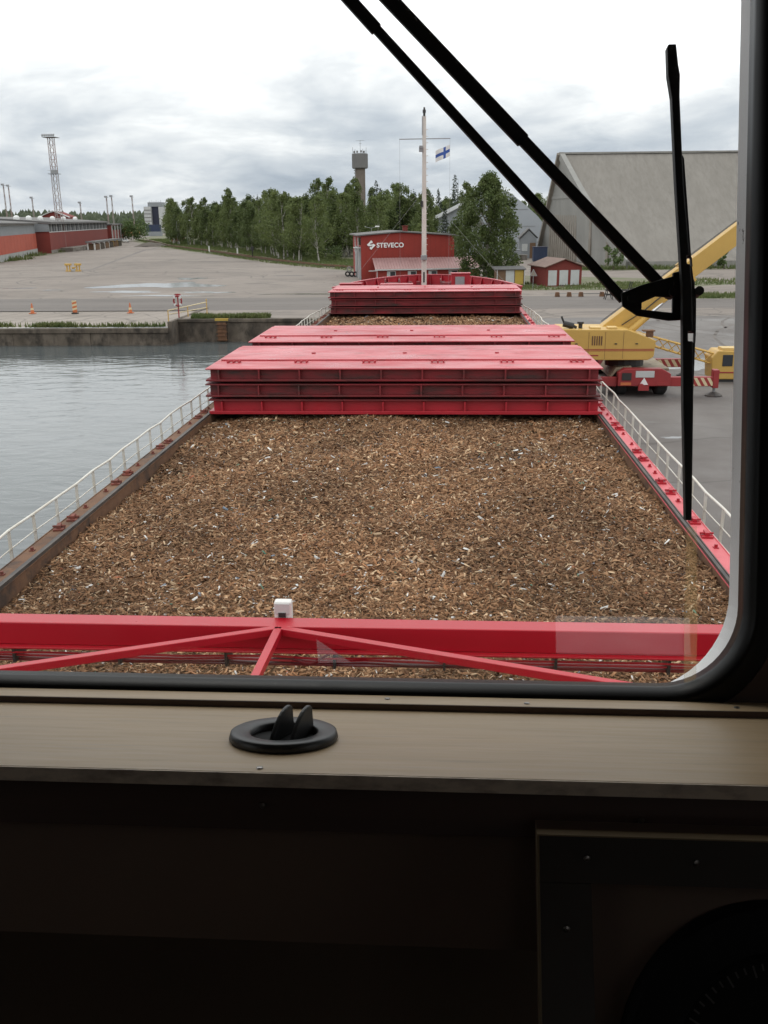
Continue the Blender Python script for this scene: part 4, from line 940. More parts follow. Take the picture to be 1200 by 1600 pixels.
# left flank: door leaf, pilaster, windows
for y0, y1, z0_, z1, mm in ((0.4, 3.4, 0, 4.6, 'grey_metal'), (4.2, 5.0, 0, 5.9, 'off_white'), (0.5, 1.6, 4.9, 5.9, 'glass_dark'), (2.0, 3.1, 4.9, 5.9, 'glass_dark'), (6, 9, 0, 4.6, 'grey_metal'), (9.8, 10.6, 0, 5.9, 'off_white')):
    m_ = MB(M); m_.box(-0.08, -0.002, y0, y1, z0_, z1); m_.build({'grey_metal': 'door', 'off_white': 'pilaster', 'glass_dark': 'window'}[mm], mm, so)
m_ = MB(M); m_.box(-0.9, -0.081, 0.5, 3.4, 4.45, 4.55); m_.box(-0.85, -0.6, 1.0, 1.5, 4.0, 4.45); m_.build('canopy', 'off_white', so)
MTX = M @ Matrix(((1, 0, 0, 0), (0, 0, -1, -0.06), (0, 1, 0, 0), (0, 0, 0, 1)))
me = text_mesh('STEVECO', 0.90, MTX @ Matrix.Translation((2.25, 4.55, 0)) @ Matrix.Diagonal((1.0, 1.0, 1.0, 1.0)))
me.materials.append(MT['lamp_white']); lt = obj('lettering', me, so)
m_ = MB(MTX); c = (1.45, 4.90)
def dia(p): return [(c[0]+x*0.62, c[1]+y*0.66, 0.03) for x, y in p]
m_.prism(dia([(-1, 0.05), (0.0, 1.0), (0.42, 0.62), (0.12, 0.36), (-0.02, 0.46), (-0.35, 0.12), (0.35, 0.12), (0.0, -0.22), (-0.62, -0.22)]), (0, 0, 0.05))
m_.prism(dia([(1, -0.05), (0.0, -1.0), (-0.42, -0.62), (-0.12, -0.36), (0.02, -0.46), (0.30, -0.18), (0.10, -0.02), (0.42, 0.30), (0.62, 0.22)]), (0, 0, 0.05))
m_.build('emblem', 'lamp_white', lt)
# ---- low annex with corrugated roof
M = FR((-9.6, 137.2), (0.985, 0.17))
an = empty('office_annex', tuple(M @ Vector((7, 2, 0))), 'low red annex with pale pink corrugated roof and small white windows', 'building')
m_ = MB(M); m_.box(0, 14.5, 0, 3.8, 0, 1.72); m_.build('wall', 'steveco_red', an)
m_ = MB(M); m_.prism([(0, 0, 1.722), (0, 3.8, 1.722), (0, 3.8, 2.9)], (14.5, 0, 0)); m_.build('gable', 'brick_red', an)
cr_ = None
for k in range(38):
    x = -0.4+k*0.405
    if cr_ is None:
        m_ = MB(); m_.prism([(0, -0.45, 1.63), (0.09, -0.45, 1.675), (0.30, -0.45, 1.675), (0.395, -0.45, 1.63)], (0, 4.3, 1.38)); cr_ = m_.build('roof_sheet', 'roof_pink')
        put(cr_, an, M @ Vector((x, 0, 0.06)), math.atan2(0.17, 0.985))
    else: inst(cr_, an, M @ Vector((x, 0, 0.06)), math.atan2(0.17, 0.985))
m_ = MB(M); m_.box(-0.45, 14.8, -0.58, -0.46, 1.56, 1.72); m_.build('gutter', 'off_white', an)
for k in range(4):
    x = 1.3+k*2.95
    m_ = MB(M); m_.box(x, x+1.25, -0.05, -0.002, 0.55, 1.42); w_ = m_.build('window', 'off_white', an)
    m_ = MB(M); m_.box(x+0.45, x+1.17, -0.06, -0.051, 0.63, 1.34); m_.build('pane', 'glass_dark', w_)
m_ = MB(M); m_.box(-1.3, -0.1, -0.2, -0.05, 1.45, 1.55); m_.bar((-0.12, -0.1, 0), (-0.12, -0.1, 1.45), 0.1, 0.1); m_.build('porch_rail', 'off_white', an)

# ---- water tower
wt = empty('water_tower', (-32.9, 380, G), 'tall water tower with grey drum on a brown shaft above the wood', 'tower')
m_ = MB(); m_.tube((-32.85, 380, G), (-32.85, 380, 28.8), 1.8, 20); m_.build('shaft', 'tower_shaft', wt)
for k in range(20):
    a = 6.283*k/20; m_ = MB(); m_.box(-0.14, 0.14, -0.08, 0.08, 0, 26.6); rb_ = m_.build('shaft_rib', 'tower_shaft'); put(rb_, wt, (-32.85+1.83*math.cos(a), 380+1.83*math.sin(a), G), a+math.pi/2)
m_ = MB(); m_.lathe([(0, 28.7), (2.75, 28.75), (2.95, 29.0), (2.95, 34.0), (2.8, 34.05), (0, 34.3)], (-32.85, 380, 0), 24); dr = m_.build('drum', 'tower_grey', wt)
for k in range(24):
    a = 6.283*k/24; m_ = MB(); m_.box(-0.06, 0.06, -0.05, 0.05, 0, 4.9); p_ = m_.build('drum_seam', 'tower_grey'); put(p_, wt, (-32.85+2.96*math.cos(a), 380+2.96*math.sin(a), 29.05), a+math.pi/2)
for dx, dy, h in ((-2.6, -0.8, 36.3), (2.5, -0.9, 36.2), (0.2, 0, 38.8), (-1.6, -2, 35.5), (1.3, -2.2, 35.6), (1.9, 1.3, 35.4), (-2.2, 1.4, 35.3)):
    m_ = MB(); m_.tube((-32.85+dx, 380+dy, 34.0), (-32.85+dx, 380+dy, h), 0.07, 5)
    if dx == 0.2: m_.tube((-34.3, 380, 38.6), (-31.0, 380, 38.7), 0.05, 5); m_.tube((-33.2, 380, 37.6), (-32.1, 380, 37.6), 0.05, 5)
    m_.build('antenna', 'grey_metal', wt)
for dx, z in ((-1.9, 34.5), (-0.8, 34.6), (0.7, 34.7), (1.7, 34.5)):
    m_ = MB(); m_.box(-32.85+dx-0.3, -32.85+dx+0.3, 377.6, 378.1, z-0.35, z+0.4); m_.build('antenna_panel', 'tower_grey', wt)
for z in (28.2, 27.2, 26.0, 24.9):
    m_ = MB(); m_.box(-35.1, -34.6, 379, 379.5, z-0.35, z+0.2); m_.build('antenna_panel', 'off_white', wt)

# ---- big concrete storage hall
A, B, P, zr = Vector((30, 166)), Vector((20.4, 222)), Vector((22.55, 205.5)), 22.6
rd = Vector((0.998, 0.066)); LN = 95
hl_ = empty('concrete_hall', (60, 190, G), 'huge grey concrete storage hall with sloping roof behind the wiper', 'building')
def h3(p, z): return (p.x, p.y, z)
prof = []
for i in range(9):
    t_ = i/8; q = A.lerp(P, t_); prof.append((q, G+1.2+(zr-G-1.2)*t_-0.9*math.sin(t_*math.pi)))
m_ = MB(); vs = []
for q, z in prof: vs += [h3(q+rd*0.9, z), h3(q+rd*LN, z)]
m_.add(vs, [(2*i, 2*i+1, 2*i+3, 2*i+2) for i in range(8)]); m_.build('front_roof', 'hall_roof', hl_)
m_ = MB(); m_.add([h3(A, G), h3(A+rd*LN, G), h3(A+rd*LN, prof[0][1]), h3(A, prof[0][1])], [(0, 1, 2, 3)]); m_.build('plinth', 'concrete', hl_)
m_ = MB()
for i in range(8):                           # rake beam along the gable edge
    (q0, z0_), (q1, z1) = prof[i], prof[i+1]; off_ = Vector((0.0, 0.0))
    m_.hex([h3(q0, z0_-1.1), h3(q0+rd*1.0, z0_-1.1), h3(q1+rd*1.0, z1-1.1), h3(q1, z1-1.1), h3(q0, z0_+0.35), h3(q0+rd*1.0, z0_+0.35), h3(q1+rd*1.0, z1+0.35), h3(q1, z1+0.35)])
m_.build('rake_beam', 'hall_wall', hl_)
gd = (A-B).normalized(); gi = Vector((0.35, 0.05))
m_ = MB(); m_.add([h3(A+gi, G), h3(B+gi, G), h3(P+gi, zr-0.4)]+[h3(prof[i][0]+gi, prof[i][1]-0.3) for i in (6, 4, 2)], [(0, 5, 4, 3, 2, 1)]); m_.build('gable_wall', 'hall_wall', hl_)
m_ = MB(); m_.add([h3(B, G), h3(P, zr), h3(P+rd*LN, zr), h3(B+rd*LN, G)], [(0, 1, 2, 3)]); m_.build('rear_roof', 'hall_roof', hl_)
m_ = MB(); m_.bar(h3(P, zr+0.1), h3(P+rd*LN, zr+0.1), 1.0, 0.35); m_.build('ridge_cap', 'concrete', hl_)
m_ = MB(); m_.bar(h3(P, zr), h3(B, G), 0.8, 0.7); m_.build('rake_beam', 'hall_slat', hl_)
def gpt(s, z, o=0.0):                        # point on the gable wall: s metres from A towards B
    q = A-gd*s; return (q.x+0.35-0.985*o, q.y+0.05-0.16*o, z)
AB = (A-B).length
m_ = MB()
for k in range(13):                          # ribbed door
    s = 29+k*1.5; zt = 13.6 if k < 11 else 11
    m_ = MB(); m_.hex([gpt(s, G, 0), gpt(s+1.0, G, 0), gpt(s+1.0, G, 0.3), gpt(s, G, 0.3), gpt(s, zt, 0), gpt(s+1.0, zt, 0), gpt(s+1.0, zt, 0.3), gpt(s, zt, 0.3)]); m_.build('door_slat', 'hall_slat', hl_)
m_ = MB(); m_.hex([gpt(28.5, G, 0), gpt(48.6, G, 0), gpt(48.6, G, 0.08), gpt(28.5, G, 0.08), gpt(28.5, 14, 0), gpt(48.6, 14, 0), gpt(48.6, 14, 0.08), gpt(28.5, 14, 0.08)]); m_.build('door', 'hall_slat', hl_)
m_ = MB(); m_.hex([gpt(28, 14, 0), gpt(49, 14, 0), gpt(49, 14, 0.5), gpt(28, 14, 0.5), gpt(28, 14.6, 0), gpt(49, 14.6, 0), gpt(49, 14.6, 0.5), gpt(28, 14.6, 0.5)]); m_.build('lintel', 'hall_wall', hl_)
for s, zt in ((19.5, 11.2), (9.5, 6.2)):      # gable posts
    m_ = MB(); m_.hex([gpt(s, G, 0), gpt(s+1.1, G, 0), gpt(s+1.1, G, 0.35), gpt(s, G, 0.35), gpt(s, zt, 0), gpt(s+1.1, zt, 0), gpt(s+1.1, zt, 0.35), gpt(s, zt, 0.35)]); m_.build('gable_post', 'hall_slat', hl_)
for k, (s0, s1, z0_, z1) in enumerate(((11, 19, G+0.1, 4.6), (11, 19, 4.7, 7.2), (21, 27.6, G+0.1, 5.2), (21, 27.6, 5.3, 8.4), (21, 27.6, 8.5, 11.4))):   # concrete infill panels
    m_ = MB(); m_.hex([gpt(s0, z0_, 0), gpt(s1, z0_, 0), gpt(s1, z0_, 0.12), gpt(s0, z0_, 0.12), gpt(s0, z1, 0), gpt(s1, z1, 0), gpt(s1, z1, 0.12), gpt(s0, z1, 0.12)]); m_.build('wall_panel', 'hall_wall', hl_)
m_ = MB(); m_.hex([gpt(37, 18.2, 0), gpt(40, 18.2, 0), gpt(40, 18.2, 0.1), gpt(37, 18.2, 0.1), gpt(37, 19.6, 0), gpt(40, 19.6, 0), gpt(40, 19.6, 0.1), gpt(37, 19.6, 0.1)]); m_.build('window', 'off_white', hl_)

# ---- pale membrane hall behind the birch
mh = empty('membrane_hall', (9, 250, G), 'pale grey hall with white roof edge partly hidden behind the big birch', 'building')
gp = [(-4.6, 9.5), (3.0, 13.2), (9.5, 16.2), (12, 16.9), (14.5, 16.2), (18, 13.6), (21.5, 10.6), (24.6, 6.8)]
pts = [(-4.6, 235, G)]+[(x, 235, z) for x, z in gp]+[(25.5, 235, G)]
m_ = MB(); m_.prism(pts, (0, 45, 0)); m_.build('shell', 'membrane', mh)
m_ = MB()
for (xa, za), (xb, zb) in zip(gp[:3], gp[1:4]):
    m_.hex([(xa, 233.8, za-0.3), (xb, 233.8, zb-0.3), (xb, 280, zb-0.3), (xa, 280, za-0.3), (xa, 233.8, za+0.6), (xb, 233.8, zb+0.6), (xb, 280, zb+0.6), (xa, 280, za+0.6)])
m_.build('roof_edge', 'membrane_white', mh)
for z in (4.8, 8.4, 12.2):
    m_ = MB(); m_.box(14, 22.8-(z-4)*0.45, 234.93, 234.99, z, z+0.12); m_.build('wall_seam', 'grey_metal', mh)
# loading huts and clutter beside it
t_ = empty('loading_hut', (17.5, 214, G), 'small grey gabled loading hut beside the concrete hall', 'hut')
m_ = MB(); m_.prism([(16.0, 214, G), (19.4, 214, G), (19.4, 214, 6.2), (17.7, 214, 7.8), (16.0, 214, 6.2)], (0, 5, 0)); m_.build('wall', 'grey_panel', t_)
m_ = MB(); m_.hex([(15.7, 213.7, 6.1), (17.7, 213.7, 8.0), (17.7, 219.3, 8.0), (15.7, 219.3, 6.1), (15.7, 213.7, 6.3), (17.7, 213.7, 8.2), (17.7, 219.3, 8.2), (15.7, 219.3, 6.3)])
m_.hex([(17.7, 213.7, 8.0), (19.7, 213.7, 6.1), (19.7, 219.3, 6.1), (17.7, 219.3, 8.0), (17.7, 213.7, 8.2), (19.7, 213.7, 6.3), (19.7, 219.3, 6.3), (17.7, 219.3, 8.2)]); m_.build('roof', 'wh_roof', t_)
m_ = MB(); m_.box(18.0, 19.2, 213.9, 213.99, G, 5.2); m_.build('door', 'brown_wood', t_)
m_ = MB(); m_.box(16.3, 17.5, 213.9, 213.99, G+1.5, 5.0); m_.build('window', 'off_white', t_)
t_ = empty('shipping_container', (18.6, 197.5, G), 'dark blue container standing by the concrete hall', 'container')
m_ = MB(); m_.box(17.3, 20.0, 196.3, 199.0, G+0.1, 4.75); m_.build('body', 'blue', t_, bevel=0.04)
for k in range(9):
    x = 17.45+k*0.29; m_ = MB(); m_.box(x, x+0.13, 196.24, 196.299, G+0.25, 4.6); m_.build('corrugation', 'blue', t_)
m_ = MB(); m_.box(17.2, 20.1, 196.2, 199.1, 4.751, 4.86); m_.build('lid', 'dark_blue', t_)
for k, (x, w, z1, mm) in enumerate(((11.0, 2.4, 3.4, 'off_white'), (13.6, 1.6, 4.0, 'grey_panel'), (15.0, 1.8, 2.9, 'rubble'))):
    m_ = MB(); m_.box(x, x+w, 203+k, 205+k, G, z1); m_.box(x-0.1, x+w+0.1, 202.9+k, 205.1+k, z1+0.001, z1+0.12)
    tag(m_.build('storage_crate', mm, bevel=0.05), ('white crate on the yard just right of the big birch', 'tall grey crate between birch and blue container', 'low rubble coloured crate next to the blue container')[k], 'crate')
# ---- brick garage with three doors
M = FR((12.75, 125.0), (0.972, 0.235))
gr = empty('brick_garage', tuple(M @ Vector((2.3, 3, 0))), 'small red brick garage with three pale doors and brown gable roof', 'garage')
m_ = MB(M); m_.prism([(0, 0, 0), (4.7, 0, 0), (4.7, 0, 2.45), (2.35, 0, 3.3), (0, 0, 2.45)], (0, 6.4, 0)); m_.build('wall', 'brick_red', gr)
m_ = MB(M)
for a, b_ in (((-0.35, 2.36), (2.35, 3.34)), ((2.35, 3.34), (5.05, 2.36))):
    m_.hex([(a[0], -0.4, a[1]), (b_[0], -0.4, b_[1]), (b_[0], 6.8, b_[1]), (a[0], 6.8, a[1]), (a[0], -0.4, a[1]+0.1), (b_[0], -0.4, b_[1]+0.1), (b_[0], 6.8, b_[1]+0.1), (a[0], 6.8, a[1]+0.1)])
m_.build('roof', 'roof_brown', gr)
for k in range(3):
    x = 0.22+k*1.5; m_ = MB(M); m_.box(x, x+1.14, -0.03, -0.002, 0.12, 2.0); d_ = m_.build('door', 'off_white', gr)
    for q in range(3):
        m_ = MB(M); m_.box(x+0.05+q*0.365, x+0.36+q*0.365, -0.045, -0.0305, 0.16, 1.96); m_.build('door_board', 'off_white', d_)
# ---- white and yellow shed
M = FR((7.75, 127.4), (0.985, 0.10))
sh_ = empty('utility_shed', tuple(M @ Vector((1.2, 1, 0))), 'small flat-roofed shed with a white and a yellow door by the birch', 'shed')
m_ = MB(M); m_.box(-1.2, 2.4, 0, 2.2, 0, 2.0); m_.build('wall', 'brown_wood', sh_)
m_ = MB(M); m_.hex([(-1.5, -0.35, 2.0), (2.6, -0.35, 2.0), (2.6, 2.5, 2.25), (-1.5, 2.5, 2.25), (-1.5, -0.35, 2.12), (2.6, -0.35, 2.12), (2.6, 2.5, 2.37), (-1.5, 2.5, 2.37)]); m_.build('roof', 'wh_roof', sh_)
m_ = MB(M); m_.box(0.0, 1.1, -0.04, -0.002, 0.05, 1.95); m_.build('door', 'off_white', sh_)
m_ = MB(M); m_.box(1.2, 2.3, -0.04, -0.002, 0.05, 1.95); m_.build('door', 'yellow_door', sh_)
for x in (-1.2, 2.36):
    m_ = MB(M); m_.box(x, x+0.09, -0.25, -0.16, 0, 2.05); m_.build('corner_post', 'off_white', sh_)
# ---- triangular road sign (seen from its back edge-on face)
t_ = empty('road_sign', (10.75, 121.3, G), 'triangular road sign on a thin pole in front of the brick garage', 'sign')
m_ = MB(); m_.tube((10.75, 121.3, G), (10.75, 121.3, 4.3), 0.035, 7); m_.build('pole', 'grey_metal', t_)
m_ = MB(); m_.prism([(10.27, 121.24, 3.55), (11.23, 121.24, 3.55), (10.75, 121.24, 4.40)], (0, 0.03, 0)); pl_ = m_.build('plate', 'grey_metal', t_)
m_ = MB(); m_.prism([(10.36, 121.232, 3.60), (11.14, 121.232, 3.60), (10.75, 121.232, 4.29)], (0, 0.007, 0)); m_.build('plate_face', 'tower_shaft', pl_)
# ---- steel trestle frame on the asphalt
t_ = empty('steel_trestle', (18.6, 104.8, G), 'dark steel trestle frame on the asphalt under the wiper bracket', 'trestle')
for x0 in (17.3, 19.6):
    for y in (104.4, 105.4):
        m_ = MB(); m_.bar((x0-0.35, y, G), (x0+0.10, y, 3.85), 0.08, 0.08); m_.build('leg', 'black_metal', t_); m_ = MB(); m_.bar((x0+0.45, y, G), (x0+0.14, y, 3.3), 0.08, 0.08); m_.build('leg', 'black_metal', t_)
for z in (2.5, 2.95):
    for y in (104.36, 105.44):
        m_ = MB(); m_.bar((17.0, y, z), (20.0, y, z), 0.09, 0.09); m_.build('cross_bar', 'black_metal', t_)
# concrete-and-black barrier blocks beside the road
for k, x in enumerate((12.1, 13.4, 14.7, 17.0)):
    m_ = MB(); m_.prism([(x, 108.6, G), (x+0.55, 108.6, G), (x+0.47, 108.6, G+0.5), (x+0.08, 108.6, G+0.5)], (0, 0.5, 0))
    tag(m_.build('barrier_block', 'rust', bevel=0.03), 'small dark barrier block beside the road in front of the garage', 'block', 'barrier blocks in front of the garage')

# ---- long red warehouse on the left
F0 = (-113.4, 276); dW = (-0.209, 0.978)
M = FR(F0, dW)
wa = empty('warehouse', tuple(M @ Vector((60, 15, 0))), 'long dark red warehouse with a band of windows under its grey roof', 'building')
LW = 128; DW = 46
m_ = MB(M); m_.box(0, LW, 0, DW, 0, 6.0); m_.build('wall', 'wh_red', wa)
m_ = MB(M); m_.box(0, LW, 0.35, DW-0.3, 6.0, 8.1); m_.build('window_band_wall', 'glass_dark', wa)
m_ = MB(M); m_.hex([(-0.6, -0.8, 8.1), (LW, -0.8, 8.1), (LW, DW/2, 9.9), (-0.6, DW/2, 9.9), (-0.6, -0.8, 8.7), (LW, -0.8, 8.7), (LW, DW/2, 10.5), (-0.6, DW/2, 10.5)])
m_.hex([(-0.6, DW/2, 9.9), (LW, DW/2, 9.9), (LW, DW, 8.1), (-0.6, DW, 8.1), (-0.6, DW/2, 10.5), (LW, DW/2, 10.5), (LW, DW, 8.7), (-0.6, DW, 8.7)])
rf = m_.build('roof', 'wh_roof', wa)
m_ = MB(M); m_.prism([(-0.3, 0, 6.0), (-0.3, DW, 6.0), (-0.3, DW, 8.1), (-0.3, DW/2, 10.0), (-0.3, 0, 8.1)], (0.28, 0, 0)); m_.build('gable', 'grey_panel', wa)
m_ = MB(M); m_.box(-0.05, LW, -0.06, 0, 0, 0.9); m_.build('plinth', 'rubble', wa)
nw = 30
for k in range(nw+1):
    x = 0.1+k*(LW-0.6)/nw; m_ = MB(M); m_.box(x, x+0.5, -0.02, 0.34, 6.0, 8.09); m_.build('window_mullion', 'off_white' if k % 2 else 'grey_metal', wa)
for k in range(nw):
    x = 0.1+k*(LW-0.6)/nw+0.5; m_ = MB(M); m_.box(x+0.1, x+(LW-0.6)/nw-0.6, 0.30, 0.345, 6.2, 7.9); m_.build('window', 'glass_dark', wa)
m_ = MB(M); m_.box(0, LW, -0.06, -0.001, 5.75, 6.0); m_.build('sill_strip', 'off_white', wa)
for sd2 in (2, 19, 37, 58, 80, 106):
    m_ = MB(M); m_.lathe([(0.0, 1.25), (0.6, 1.1), (0.85, 0.7), (0.85, 0)], (sd2, 9, 9.35), 10); m_.build('roof_dome', 'lamp_white', rf)
# lower near block, orange panels below grey ones
N0 = (-98.2, 205.5); N1 = (-116.3, 273)
dN = (N1[0]-N0[0], N1[1]-N0[1]); LNb = math.hypot(*dN); M = FR(N0, dN)
nb = empty('warehouse', tuple(M @ Vector((30, 10, 0))), 'near end of the warehouse row with orange panels above a white plinth', 'building')
m_ = MB(M); m_.box(0, LNb, 0, 40, 0, 8.2); m_.build('wall', 'grey_panel', nb)
npn = 15
for k in range(npn):
    x = k*LNb/npn; m_ = MB(M); m_.box(x+0.06, x+LNb/npn-0.06, -0.12, -0.001, 1.5, 5.6); m_.build('wall_panel', 'orange_panel', nb)
for k in range(npn//3):
    x = k*LNb/5; m_ = MB(M); m_.box(x+0.08, x+LNb/5-0.08, -0.2, -0.001, 0, 1.48); m_.build('plinth_panel', 'plinth', nb)
m_ = MB(M); m_.box(0, LNb, -0.1, -0.001, 7.9, 8.15); m_.build('eave_strip', 'off_white', nb)
m_ = MB(M); m_.hex([(-0.5, -1.0, 8.2), (LNb+0.4, -1.0, 8.2), (LNb+0.4, 20, 9.6), (-0.5, 20, 9.6), (-0.5, -1.0, 8.55), (LNb+0.4, -1.0, 8.55), (LNb+0.4, 20, 9.95), (-0.5, 20, 9.95)]); m_.build('roof', 'wh_roof', nb)
# far end block with white columns
E0 = M  # noqa
M = FR((-139.4, 404), (-0.23, 0.973))
eb = empty('warehouse', tuple(M @ Vector((25, 10, 0))), 'far end block of the warehouse row with white columns', 'building')
m_ = MB(M); m_.box(0, 52, 0, 30, 0, 7.2); m_.build('wall', 'wh_red', eb)
m_ = MB(M); m_.box(-0.4, 52.4, -0.5, 30, 7.2, 7.8); m_.build('roof', 'wh_roof', eb)
for k in range(5):
    x = 0.3+k*12.6; m_ = MB(M); m_.box(x, x+1.3, -0.35, -0.001, 0, 7.19); m_.build('column', 'off_white', eb)
for k in range(4):
    x = 2.2+k*12.6; m_ = MB(M); m_.box(x, x+9.6, -0.12, -0.001, 5.2, 6.9); m_.build('window', 'glass_dark', eb)
m_ = MB(M); m_.box(0, 52, -0.10, -0.001, 0, 1.2); m_.build('plinth', 'off_white', eb)
# red gable roof showing over the warehouse
t_ = empty('red_house', (-190, 470, G), 'red gable top showing above the warehouse roof', 'house')
m_ = MB(); m_.prism([(-197, 470, G), (-183, 470, G), (-183, 470, 13), (-190, 470, 15.6), (-197, 470, 13)], (0, 12, 0)); m_.build('wall', 'brick_red', t_)
m_ = MB(); m_.bar((-198, 469.5, 12.8), (-190, 469.5, 15.9), 1.2, 0.35); m_.bar((-190, 469.5, 15.9), (-182, 469.5, 12.8), 1.2, 0.35); m_.build('roof_edge', 'off_white', t_)
# ---- tall white and dark blue industrial tower with log yard
t_ = empty('industrial_tower', (-208, 700, G), 'distant white industrial tower block with a dark blue recess', 'building')
for x0, x1, y0, y1, z0_, z1, mm in ((-216.5, -211.5, 700, 712, G, 20.6, 'off_white'), (-211.5, -205.5, 703, 712, G, 21.5, 'dark_blue'), (-205.5, -199.6, 699, 712, G, 20.4, 'off_white'), (-214, -204, 702, 711, 20.6, 23.6, 'grey_panel'), (-203.6, -199.3, 698, 699, 3, 13, 'white_paint')):
    m_ = MB(); m_.box(x0, x1, y0, y1, z0_, z1); m_.build('wall', mm, t_)
for z in (8, 10.5, 13, 15.5, 18):
    m_ = MB(); m_.box(-216.4, -211.6, 699.7, 699.99, z, z+0.5); m_.build('floor_band', 'tower_grey', t_)
for k in range(6):
    m_ = MB(); m_.tube((-213+k*1.6, 704, 23.6), (-213+k*1.6, 704, 24.6+0.5*(k % 2)), 0.12, 5); m_.build('roof_post', 'grey_metal', t_)
for k, (x, y, w, h, lab) in enumerate(((-208, 640, 15, 5.5, 'long orange log pile below the distant white tower'), (-199, 610, 7, 3.4, 'small orange log pile right of the long one by the white tower'))):
    t_ = empty('log_pile', (x, y, G), lab, 'log pile'); lg = None; r_ = random.Random(k)
    for row in range(int(h/0.75)):
        for i in range(int(w/0.8)-row):
            xx_ = x-w/2+i*0.8+row*0.4; zz_ = G+0.4+row*0.72
            if lg is None: m_ = MB(); m_.tube((0, -4, 0), (0, 4, 0), 0.42, 7); lg = m_.build('log', 'timber'); put(lg, t_, (xx_, y, zz_))
            else: inst(lg, t_, (xx_, y+r_.uniform(-0.5, 0.5), zz_), r_.uniform(-0.02, 0.02))
t_ = empty('shipping_container', (-176, 585, G), 'pale blue container stack beside the log piles', 'container')
m_ = MB(); m_.box(-181, -171.5, 585, 588, G, 4.6); m_.build('body', 'grey_panel', t_); m_ = MB(); m_.box(-180.5, -172, 585.2, 588, 4.62, 8.6); m_.build('upper_body', 'blue', t_)
t_ = empty('brick_hut', (-114.5, 416, G), 'tiny brown brick hut at the left end of the wood', 'hut')
m_ = MB(); m_.box(-117, -112.2, 414, 418, G, 5.2); m_.build('wall', 'brick_red', t_); m_ = MB(); m_.box(-117.3, -111.9, 413.7, 418.3, 5.2, 5.5); m_.build('roof', 'roof_brown', t_)

def ordinal(n):
    o1 = ['', 'first', 'second', 'third', 'fourth', 'fifth', 'sixth', 'seventh', 'eighth', 'ninth', 'tenth', 'eleventh', 'twelfth', 'thirteenth', 'fourteenth', 'fifteenth', 'sixteenth', 'seventeenth', 'eighteenth', 'nineteenth']
    if n < 20: return o1[n]
    t2 = {2: ('twentieth', 'twenty'), 3: ('thirtieth', 'thirty'), 4: ('fortieth', 'forty'), 5: ('fiftieth', 'fifty')}[n//10]
    return t2[0] if n % 10 == 0 else t2[1]+'-'+o1[n % 10]

# ================================================================== MASTS, LAMPS, STREET THINGS
def lattice_mast(label, x, y, top, w0, w1, mid=None, group=None, big=True):
    t_ = empty('floodlight_mast', (x, y, G), label, 'light mast', group)
    m_ = MB(); n = 16 if big else 7; c = [(-1, -1), (1, -1), (1, 1), (-1, 1)]
    for i in range(4): m_.tube((x+c[i][0]*w0/2, y+c[i][1]*w0/2, G), (x+c[i][0]*w1/2, y+c[i][1]*w1/2, top), 0.10 if big else 0.06, 5)
    m_.build('leg_frame', 'lattice_red', t_)
    m_ = MB()
    for k in range(n):
        f0, f1 = k/n, (k+1)/n; a0, a1 = w0+(w1-w0)*f0, w0+(w1-w0)*f1; z0_, z1 = G+(top-G)*f0, G+(top-G)*f1
        for i in range(4):
            p, q = c[i], c[(i+1) % 4]
            m_.tube((x+p[0]*a0/2, y+p[1]*a0/2, z0_), (x+q[0]*a1/2, y+q[1]*a1/2, z1), 0.055, 4)
            m_.tube((x+p[0]*a1/2, y+p[1]*a1/2, z1), (x+q[0]*a1/2, y+q[1]*a1/2, z1), 0.05, 4)
    m_.build('lattice_brace', 'lattice_red', t_)
    pw = w1*0.9+(0.6 if big else 0.45)
    m_ = MB(); m_.box(x-pw, x+pw, y-pw, y+pw, top, top+0.15); m_.build('platform', 'grey_metal', t_)
    for k in range(6 if big else 4):
        xx_ = x-pw+0.25+k*(2*pw-0.5)/(5 if big else 3)
        m_ = MB(); m_.hex([(xx_-0.26, y-pw-0.35, top+0.2), (xx_+0.26, y-pw-0.35, top+0.2), (xx_+0.26, y-pw+0.05, top+0.45), (xx_-0.26, y-pw+0.05, top+0.45), (xx_-0.26, y-pw-0.2, top+0.75), (xx_+0.26, y-pw-0.2, top+0.75), (xx_+0.26, y-pw+0.15, top+0.95), (xx_-0.26, y-pw+0.15, top+0.95)]); m_.build('floodlight', 'grey_metal', t_)
    if mid:
        m_ = MB(); a = 1.5; m_.box(x-a, x+a, y-a, y+a, mid, mid+0.14); m_.box(x-a, x+a, y-a, y-a+0.05, mid+1.0, mid+1.06); m_.build('platform', 'grey_metal', t_)
        m_ = MB(); m_.box(x-0.4, x+1.6, y-1.9, y-1.5, mid+0.2, mid+1.1); m_.build('floodlight', 'grey_metal', t_)
    return t_
lattice_mast('tall lattice floodlight mast beside the long red warehouse', -119.6, 300, 35.0, 1.75, 1.5, 24.6)
far = [(-226.9, 500, 28.9, 'leftmost far light mast above the warehouse roof'), (-224.3, 500, 28.4, 'second far light mast from the left edge'), (-212.6, 500, 22.4, 'short far light mast left of the tall lattice mast'), (-187.6, 500, 19.7, 'low far light mast just right of the tall lattice mast'),
       (-173.6, 500, 22.3, 'far light mast over the bushes at the warehouse end'), (-170.9, 500, 22.6, 'twin of the far light mast over the bushes, slightly right'), (-160.3, 500, 22.4, 'far light mast left of the white industrial tower'), (-139.2, 500, 20.3, 'far light mast right of the white industrial tower')]
for x, y, z, lab in far: lattice_mast(lab, x, y, z, 0.55, 0.4, None, 'far light masts', False)

